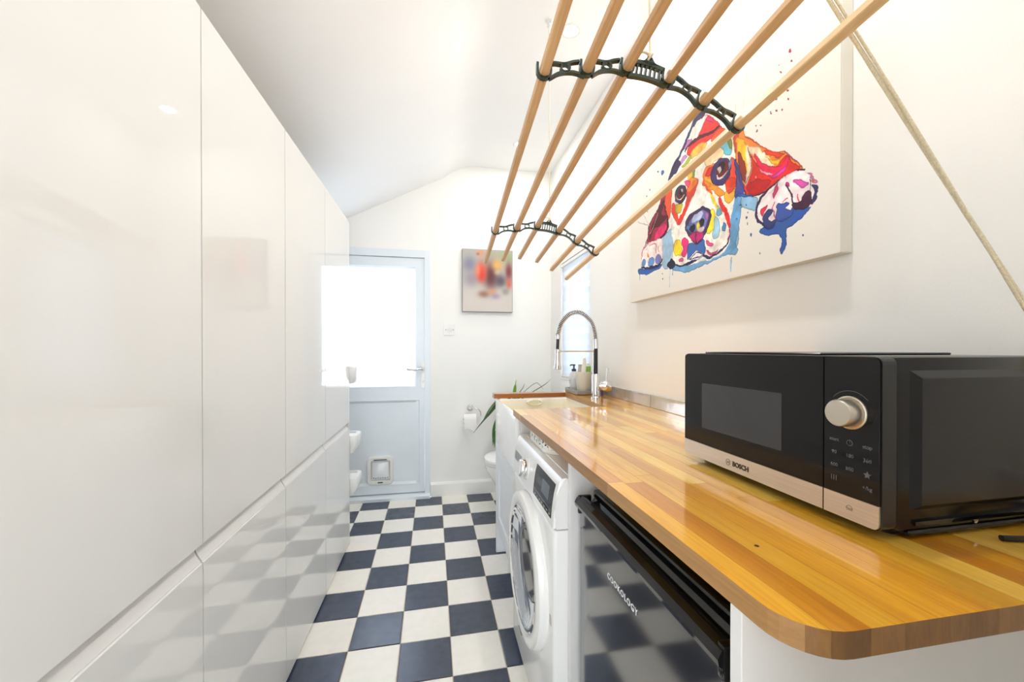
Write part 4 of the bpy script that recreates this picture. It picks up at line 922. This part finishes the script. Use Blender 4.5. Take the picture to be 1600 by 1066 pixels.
def paint_dog():
    W, H = 1280, 946; rng = np.random.default_rng(3); s = W / 1000; sy_ = H / 1000
    img = np.empty((H, W, 3)); img[:] = (238, 235, 228)
    wx = (noise2(H, W, 70, rng) - .5) * 8 + (noise2(H, W, 240, rng) - .5) * 3; wy = (noise2(H, W, 70, rng) - .5) * 8 + (noise2(H, W, 240, rng) - .5) * 3
    wash = noise2(H, W, 26, rng) * .6 + noise2(H, W, 90, rng) * .4
    for ln in ART.strip().split('\n'):
        t = [float(v) for v in ln.split()]; col = np.array(t[:3]); al = t[3] / 100; wd = t[4] * sy_
        P = np.array(t[5:]).reshape(-1, 2) * (s, sy_)
        pad = 12 + wd; x0, y0 = np.maximum(0, (P.min(0) - pad)).astype(int); x1, y1 = np.minimum((W, H), P.max(0) + pad).astype(int)
        if x1 <= x0 or y1 <= y0: continue
        X, Y = np.meshgrid(np.arange(x0, x1), np.arange(y0, y1)); X = X + wx[y0:y1, x0:x1]; Y = Y + wy[y0:y1, x0:x1]
        n = len(P); closed = wd == 0
        Q = []
        for i in range(n if closed else n - 1):
            p0, p1, p2, p3 = (P[(i - 1) % n], P[i], P[(i + 1) % n], P[(i + 2) % n]) if closed else (P[max(i - 1, 0)], P[i], P[i + 1], P[min(i + 2, n - 1)])
            for k in range(4):
                u = k / 4; Q.append(.5 * (2 * p1 + (p2 - p0) * u * .8 + ((2 * p0 - 5 * p1 + 4 * p2 - p3) * .8 + (1 - .8) * 2 * 3 * (p2 - p1) / 1.0 * 1.0) * u * u + ((-p0 + 3 * p1 - 3 * p2 + p3) * .8 - (1 - .8) * 2 * 2 * (p2 - p1)) * u ** 3))
        if not closed: Q.append(P[-1])
        m = np.zeros(X.shape, bool)
        if closed:
            for i in range(len(Q)):
                a, b = Q[i], Q[(i + 1) % len(Q)]
                if a[1] == b[1]: continue
                m ^= ((Y < a[1]) != (Y < b[1])) & (X < (b[0] - a[0]) * (Y - a[1]) / (b[1] - a[1]) + a[0])
        else:
            L_ = len(Q) - 1
            for i in range(L_):
                a, b = Q[i], Q[i + 1]; d = b - a; l2 = max(1e-6, d @ d); u = np.clip(((X - a[0]) * d[0] + (Y - a[1]) * d[1]) / l2, 0, 1)
                tt = (i + u) / L_; w_ = wd * .5 * (.45 + 1.1 * np.sin(np.pi * np.clip(tt, .08, .92)) ** .6) if wd > 5 else wd * .55
                m |= ((X - a[0] - u * d[0]) ** 2 + (Y - a[1] - u * d[1]) ** 2) < w_ ** 2
        edge = np.zeros(m.shape)
        if closed:
            sh_ = lambda q, r: [np.roll(np.roll(q, dy, 0), dx, 1) for dx, dy in ((r, 0), (-r, 0), (0, r), (0, -r), (int(.7 * r), int(.7 * r)), (-int(.7 * r), int(.7 * r)), (int(.7 * r), -int(.7 * r)), (-int(.7 * r), -int(.7 * r)))]
            r_ = 0 if m.sum() < 1600 else 4 if m.sum() < 25000 else 2
            for q in sh_(m.copy(), r_) if r_ else (): m |= q
            er = m.copy()
            for q in sh_(m, 4): er &= q
            edge = (m & ~er).astype(float)
        A = (m * al * (.80 + .25 * wash[y0:y1, x0:x1]))[..., None].clip(0, 1)
        tone = col * (.86 + .3 * wash[y0:y1, x0:x1][..., None]) * (1 - (.20 if sum(col) < 640 else .05) * edge[..., None])
        img[y0:y1, x0:x1] = img[y0:y1, x0:x1] * (1 - A) + tone.clip(0, 255) * A
    return 255 * (img / 255) ** 1.3
def paint_blur():
    W, H = 160, 200; yy, xx = np.mgrid[0:H, 0:W]; xx = xx / W; yy = yy / H
    img = np.zeros((H, W, 3)); top_ = np.array((176, 172, 166.)); bot = np.array((206, 198, 190.)); k = (1 / (1 + np.exp((yy - .42) * 18)))[..., None]
    img[:] = bot * k + top_ * (1 - k)
    B = [(.13, .76, .13, .12, (128, 128, 148), .9), (.18, .52, .14, .12, (150, 138, 150), .8), (.36, .95, .1, .06, (214, 150, 118), .9), (.30, .93, .03, .02, (120, 60, 50), .5), (.88, .90, .16, .1, (150, 164, 112), .9), (.62, .93, .12, .06, (168, 166, 138), .8),
         (.56, .58, .15, .22, (92, 44, 46), .95), (.37, .66, .11, .15, (226, 92, 66), 1), (.37, .58, .08, .1, (214, 60, 48), .9), (.30, .66, .05, .10, (236, 150, 118), .6), (.69, .76, .11, .09, (226, 168, 88), .95), (.70, .64, .07, .05, (206, 186, 150), .8),
         (.76, .50, .12, .1, (84, 78, 88), .9), (.93, .66, .07, .14, (120, 50, 52), .95), (.93, .46, .06, .09, (206, 98, 78), .9), (.42, .28, .12, .06, (146, 100, 84), .85), (.58, .32, .08, .05, (214, 146, 110), .8), (.66, .25, .1, .05, (156, 142, 164), .8), (.86, .33, .08, .06, (120, 124, 110), .6)]
    for cx, cy, sx_, sy_, col, a in B:
        g = (np.exp(-(((xx - cx) / sx_) ** 2 + ((yy - cy) / sy_) ** 2) ** 1.2) * a)[..., None]; img = img * (1 - g) + np.array(col, float) * g
    return img
def picture_mat(name, img, rough):
    h, w, _ = img.shape; im = bpy.data.images.new(name, w, h); buf = np.ones((h, w, 4), np.float32); buf[..., :3] = img / 255; im.pixels.foreach_set(buf.ravel()); im.update(); im.pack()
    m = bpy.data.materials.new(name); m.use_nodes = True; nt = m.node_tree; p = nt.nodes['Principled BSDF']; p.inputs['Roughness'].default_value = rough
    t = nt.nodes.new('ShaderNodeTexImage'); t.image = im; t.interpolation = 'Cubic'; uv = nt.nodes.new('ShaderNodeUVMap'); nt.links.new(uv.outputs[0], t.inputs[0]); nt.links.new(t.outputs[0], p.inputs['Base Color'])
    tcn = nt.nodes.new('ShaderNodeTexCoord'); nz = nt.nodes.new('ShaderNodeTexNoise'); nz.inputs['Scale'].default_value = 900; nt.links.new(tcn.outputs['Object'], nz.inputs['Vector'])
    b = nt.nodes.new('ShaderNodeBump'); b.inputs['Strength'].default_value = .15; b.inputs['Distance'].default_value = .001; nt.links.new(nz.outputs[0], b.inputs['Height']); nt.links.new(b.outputs[0], p.inputs['Normal'])
    return m
def print_quad(name, pts, m, parent):
    me = bpy.data.meshes.new(name); me.from_pydata(pts, [], [(0, 1, 2, 3)]); uv = me.uv_layers.new(name='UVMap')
    for i, c in enumerate(((0, 0), (1, 0), (1, 1), (0, 1))): uv.data[i].uv = c
    me.materials.append(m); o = bpy.data.objects.new(name, me); C.objects.link(o); o.parent = parent; return o
CANV = mat('canvas_edge', (226, 222, 212), .85, var=.03, bump=.3, bscale=700)
dog = thing('dog_painting', 'large canvas with a multicoloured watercolour dog on the right wall', 'painting'); dog.location = (XR, 1.269, 1.8145)
w2, h2, dp = .511, .3775, .0345
bm = NB(); box(bm, (-dp, -w2, -h2), (-.0005, w2, h2), .003, 2); obj('stretched_canvas', bm, CANV, dog)
print_quad('dog_print', [(-dp - .0006, w2 - .001, -h2 + .001), (-dp - .0006, -w2 + .001, -h2 + .001), (-dp - .0006, -w2 + .001, h2 - .001), (-dp - .0006, w2 - .001, h2 - .001)], picture_mat('dog_print', paint_dog(), .7), dog)
sp_ = thing('small_canvas', 'small blurry red and beige picture on the far wall', 'picture'); sp_.location = (.413, YF, 1.775)
bm = NB(); box(bm, (-.2105, -.034, -.259), (.2105, -.0005, .259), .002); obj('canvas_box', bm, mat('grey_canvas_side', (146, 142, 140), .8, var=.05), sp_)
print_quad('blurred_print', [(-.206, -.0346, -.2545), (.206, -.0346, -.2545), (.206, -.0346, .2545), (-.206, -.0346, .2545)], picture_mat('blurred_print', paint_blur(), .6), sp_)

# ------------------------------------------------------------------ pulley clothes airer
airer = thing('pulley_airer', 'hanging clothes airer of six pine rods in dark green iron ends', 'drying rack')
O = Vector((.4807, .8338, 1.8482)); ro, ta, ps = .1656, -.0889, .0272
RM = Matrix(((math.cos(ps), math.sin(ps), 0), (-math.sin(ps), math.cos(ps), 0), (0, 0, 1))) @ Matrix(((1, 0, 0), (0, math.cos(ta), -math.sin(ta)), (0, math.sin(ta), math.cos(ta)))) @ Matrix(((math.cos(ro), 0, math.sin(ro)), (0, 1, 0), (-math.sin(ro), 0, math.cos(ro))))
airer.matrix_world = Matrix.Translation(O) @ RM.to_4x4()
AW, A2, A3, B1, B2, LL, EE = .24, .1444, .0513, -.0664, -.0314, .9139, .4555
rods = [(-AW, B1), (-A2, B2), (-A3, 0), (A3, 0), (A2, B2), (AW, B1)]
rot = [-.14, -.1, -.04, .04, .1, .14]
for (a, b), q in zip(rods, rot):
    h = .0099; c = .0018; sec = [(h, h - c), (h - c, h), (-h + c, h), (-h, h - c), (-h, -h + c), (-h + c, -h), (h - c, -h), (h, -h + c)]
    sec = [(a + x * math.cos(-q) - z * math.sin(-q), b + x * math.sin(-q) + z * math.cos(-q)) for x, z in sec]
    bm = NB(); prism(bm, sec, 'y', -EE, LL + EE); obj('rod', bm, PINE, airer)
def ribbon(bm, pts, w, d0, d1):
    pts = [Vector((p[0], p[1])) for p in pts]; n = len(pts); A, B = [], []
    for i, p in enumerate(pts):
        d = (pts[min(i + 1, n - 1)] - pts[max(i - 1, 0)]).normalized(); k = Vector((-d.y, d.x)) * w / 2
        A.append(p + k); B.append(p - k)
    loft(bm, [[(a.x, d0, a.y), (a.x, d1, a.y), (b.x, d1, b.y), (b.x, d0, b.y)] for a, b in zip(A, B)])
def sp2(pts, n=5): return [(v.x, v.y) for v in spline([(p[0], p[1], 0) for p in pts], n)]
def bracket(y):
    bm = NB(); d0, d1 = y - .005, y + .005; w = .0052; cr_ = .0152
    for (a, b), q in zip(rods, rot):                 # open cups that hold the rods
        pts = []
        for t in np.linspace(-1, 1, 13):
            if abs(t) > .62: x, z = (cr_ if t > 0 else -cr_), (abs(t) - .62) / .38 * .0195
            else: ang = -math.pi / 2 + t / .62 * math.pi / 2; x, z = cr_ * math.cos(ang), cr_ * math.sin(ang)
            pts.append((a + x * math.cos(-q) - z * math.sin(-q), b + x * math.sin(-q) + z * math.cos(-q)))
        ribbon(bm, pts, w, d0, d1)
    for i in (0, 1, 3, 4):                           # waisted links with a ring in the middle
        (a0_, b0_), (a1_, b1_) = rods[i], rods[i + 1]
        dx, dz = a1_ - a0_, b1_ - b0_; L_ = math.hypot(dx, dz); ux, uz = dx / L_, dz / L_
        def Lp(t, s): return (a0_ + dx * t - uz * s, b0_ + dz * t + ux * s)
        e = .0150 / L_
        bow = .006
        ribbon(bm, sp2([Lp(e, .019), Lp(.30, .012 + bow), Lp(.5, .0085 + bow), Lp(.70, .012 + bow), Lp(1 - e, .019)]), w, d0, d1)
        ribbon(bm, sp2([Lp(e * .6, -.0165), Lp(.30, -.013 + bow), Lp(.5, -.0105 + bow), Lp(.70, -.013 + bow), Lp(1 - e * .6, -.0165)]), w, d0, d1)
        ribbon(bm, [Lp(.5 + .0105 / L_ * math.cos(t), -.001 + bow + .0095 * math.sin(t)) for t in np.linspace(0, 2 * math.pi, 17)], .0036, d0, d1)
    e = .018                                          # middle: bars between two rails, ear on top
    ribbon(bm, sp2([(-A3 + e - .004, .0185), (-.02, .0215), (0, .0225), (.02, .0215), (A3 - e + .006, .0185)]), .010, d0, d1)
    ribbon(bm, sp2([(-A3 + .004, -.0175), (-.02, -.0135), (0, -.0125), (.02, -.0135), (A3 - .004, -.0175)]), .008, d0, d1)
    for k in range(6):
        x = -.0275 + k * .011; ribbon(bm, [(x, -.015), (x, .02)], .0042, d0 + .001, d1 - .001)
    ear = [(-.022, .024), (-.014, .027), (-.009, .034), (-.006, .039), (0, .041), (.006, .039), (.009, .034), (.014, .027), (.022, .024)]
    hole = [(.0035 * math.cos(math.radians(t)), .0335 + .0035 * math.sin(math.radians(t))) for t in (200, 180, 150, 120, 90, 60, 30, 0, -20)]
    for i in range(8): prism(bm, [ear[i], ear[i + 1], hole[i + 1], hole[i]], 'y', d0, d1)
    prism(bm, [ear[0], hole[0], (0, .030), hole[-1], ear[-1], (0, .018)], 'y', d0, d1)
    return obj('iron_end', bm, GREENI, airer, 30)
bracket(0.0); bracket(LL)
def wpt(a, y, b): return O + RM @ Vector((a, y, b))
e0, e1 = wpt(0, 0, .0335), wpt(0, LL, .0335)
p0 = Vector((e0.x, e0.y + .005, FLAT)); p1 = Vector((e1.x, e1.y, FLAT))
for y, ear in ((0, e0), (LL, e1)):
    for k, nm in ((-1, 'knot_loop'),):
        bm = NB(); tube(bm, [(.0045 * math.sin(t) - .000, y + .0115 * math.cos(t), .0395 + .0085 * math.sin(t)) for t in np.linspace(0, 2 * math.pi, 17)], .0026, 8)
        tube(bm, [(-.002, y, .050), (-.014, y - .003, .0495), (-.026, y - .002, .047)], [.0032, .0028, .0024], 8)
        lathe(bm, [(.001, -.007), (.0058, -.003), (.0058, .003), (.001, .007)], (0, y, .049), (0, 0, 1), 12); obj('rope_knot', bm, ROPE, airer, 60)
def pulley(lab, loc):
    t = thing('ceiling_pulley', lab, 'pulley', 'small ceiling pulleys of the airer'); t.location = loc
    bm = NB(); lathe(bm, [(.018, 0), (.018, -.004), (.006, -.006)], n=18); obj('ceiling_plate', bm, APPLW, t, 40)
    bm = NB(); box(bm, (-.009, -.006, -.03), (-.007, .006, -.004)); box(bm, (.007, -.006, -.03), (.009, .006, -.004)); obj('fork', bm, APPLW, t)
    bm = NB(); lathe(bm, [(.010, -.006), (.007, 0), (.010, .006)], (0, 0, -.022), (1, 0, 0), 18); obj('wheel', bm, APPLW, t, 40)
pulley('near ceiling pulley straight above the nearer iron end of the airer', p0); pulley('far ceiling pulley straight above the farther iron end of the airer', p1)
def rope(lab, pts, r, nm='rope'):
    bm = NB(); tube(bm, pts, r, 10); o = obj(nm, bm, ROPE, None, 60); tag(o, lab, 'rope', 'ropes of the airer'); return o
rope('thin cotton rope rising from the nearer iron end of the airer', [wpt(0, 0, .054), p0 + Vector((0, 0, -.03))], .0024)
rope('thin cotton rope rising from the farther iron end of the airer', [wpt(0, LL, .054), p1 + Vector((0, 0, -.03))], .0024)
cl = Vector((.945, .40, 1.112)); st_ = p0 + Vector((.012, 0, -.035))
dirr = (cl - st_).normalized(); side = Vector((.35, .9, .2)); side = (side - dirr * side.dot(dirr)).normalized()
N_ = 40; A_, B_ = [], []
for k in range(N_ + 1):
    t = k / N_; p = st_.lerp(cl, t); ph = 2 * math.pi * t * .9 + 2.3; u2 = dirr.cross(side)
    off = side * math.cos(ph) * .0036 + u2 * math.sin(ph) * .0036
    A_.append(p + off); B_.append(p - off)
rope('thicker of the two slanting rope strands running down to the right wall', A_, .0035); rope('thinner of the two slanting rope strands running down to the right wall', B_, .0026)
ct = thing('rope_cleat', 'small white cleat on the right wall tying off the slanting rope', 'cleat'); ct.location = (XR, .40, 1.11)
bm = NB(); box(bm, (-.02, -.01, -.02), (0, .01, .02), .003); obj('cleat_base', bm, APPLW, ct); bm = NB(); tube(bm, spline([(-.028, 0, -.06), (-.024, 0, -.03), (-.022, 0, 0), (-.024, 0, .03), (-.028, 0, .06)], 4), .006, 8); obj('cleat_horn', bm, APPLW, ct, 60)
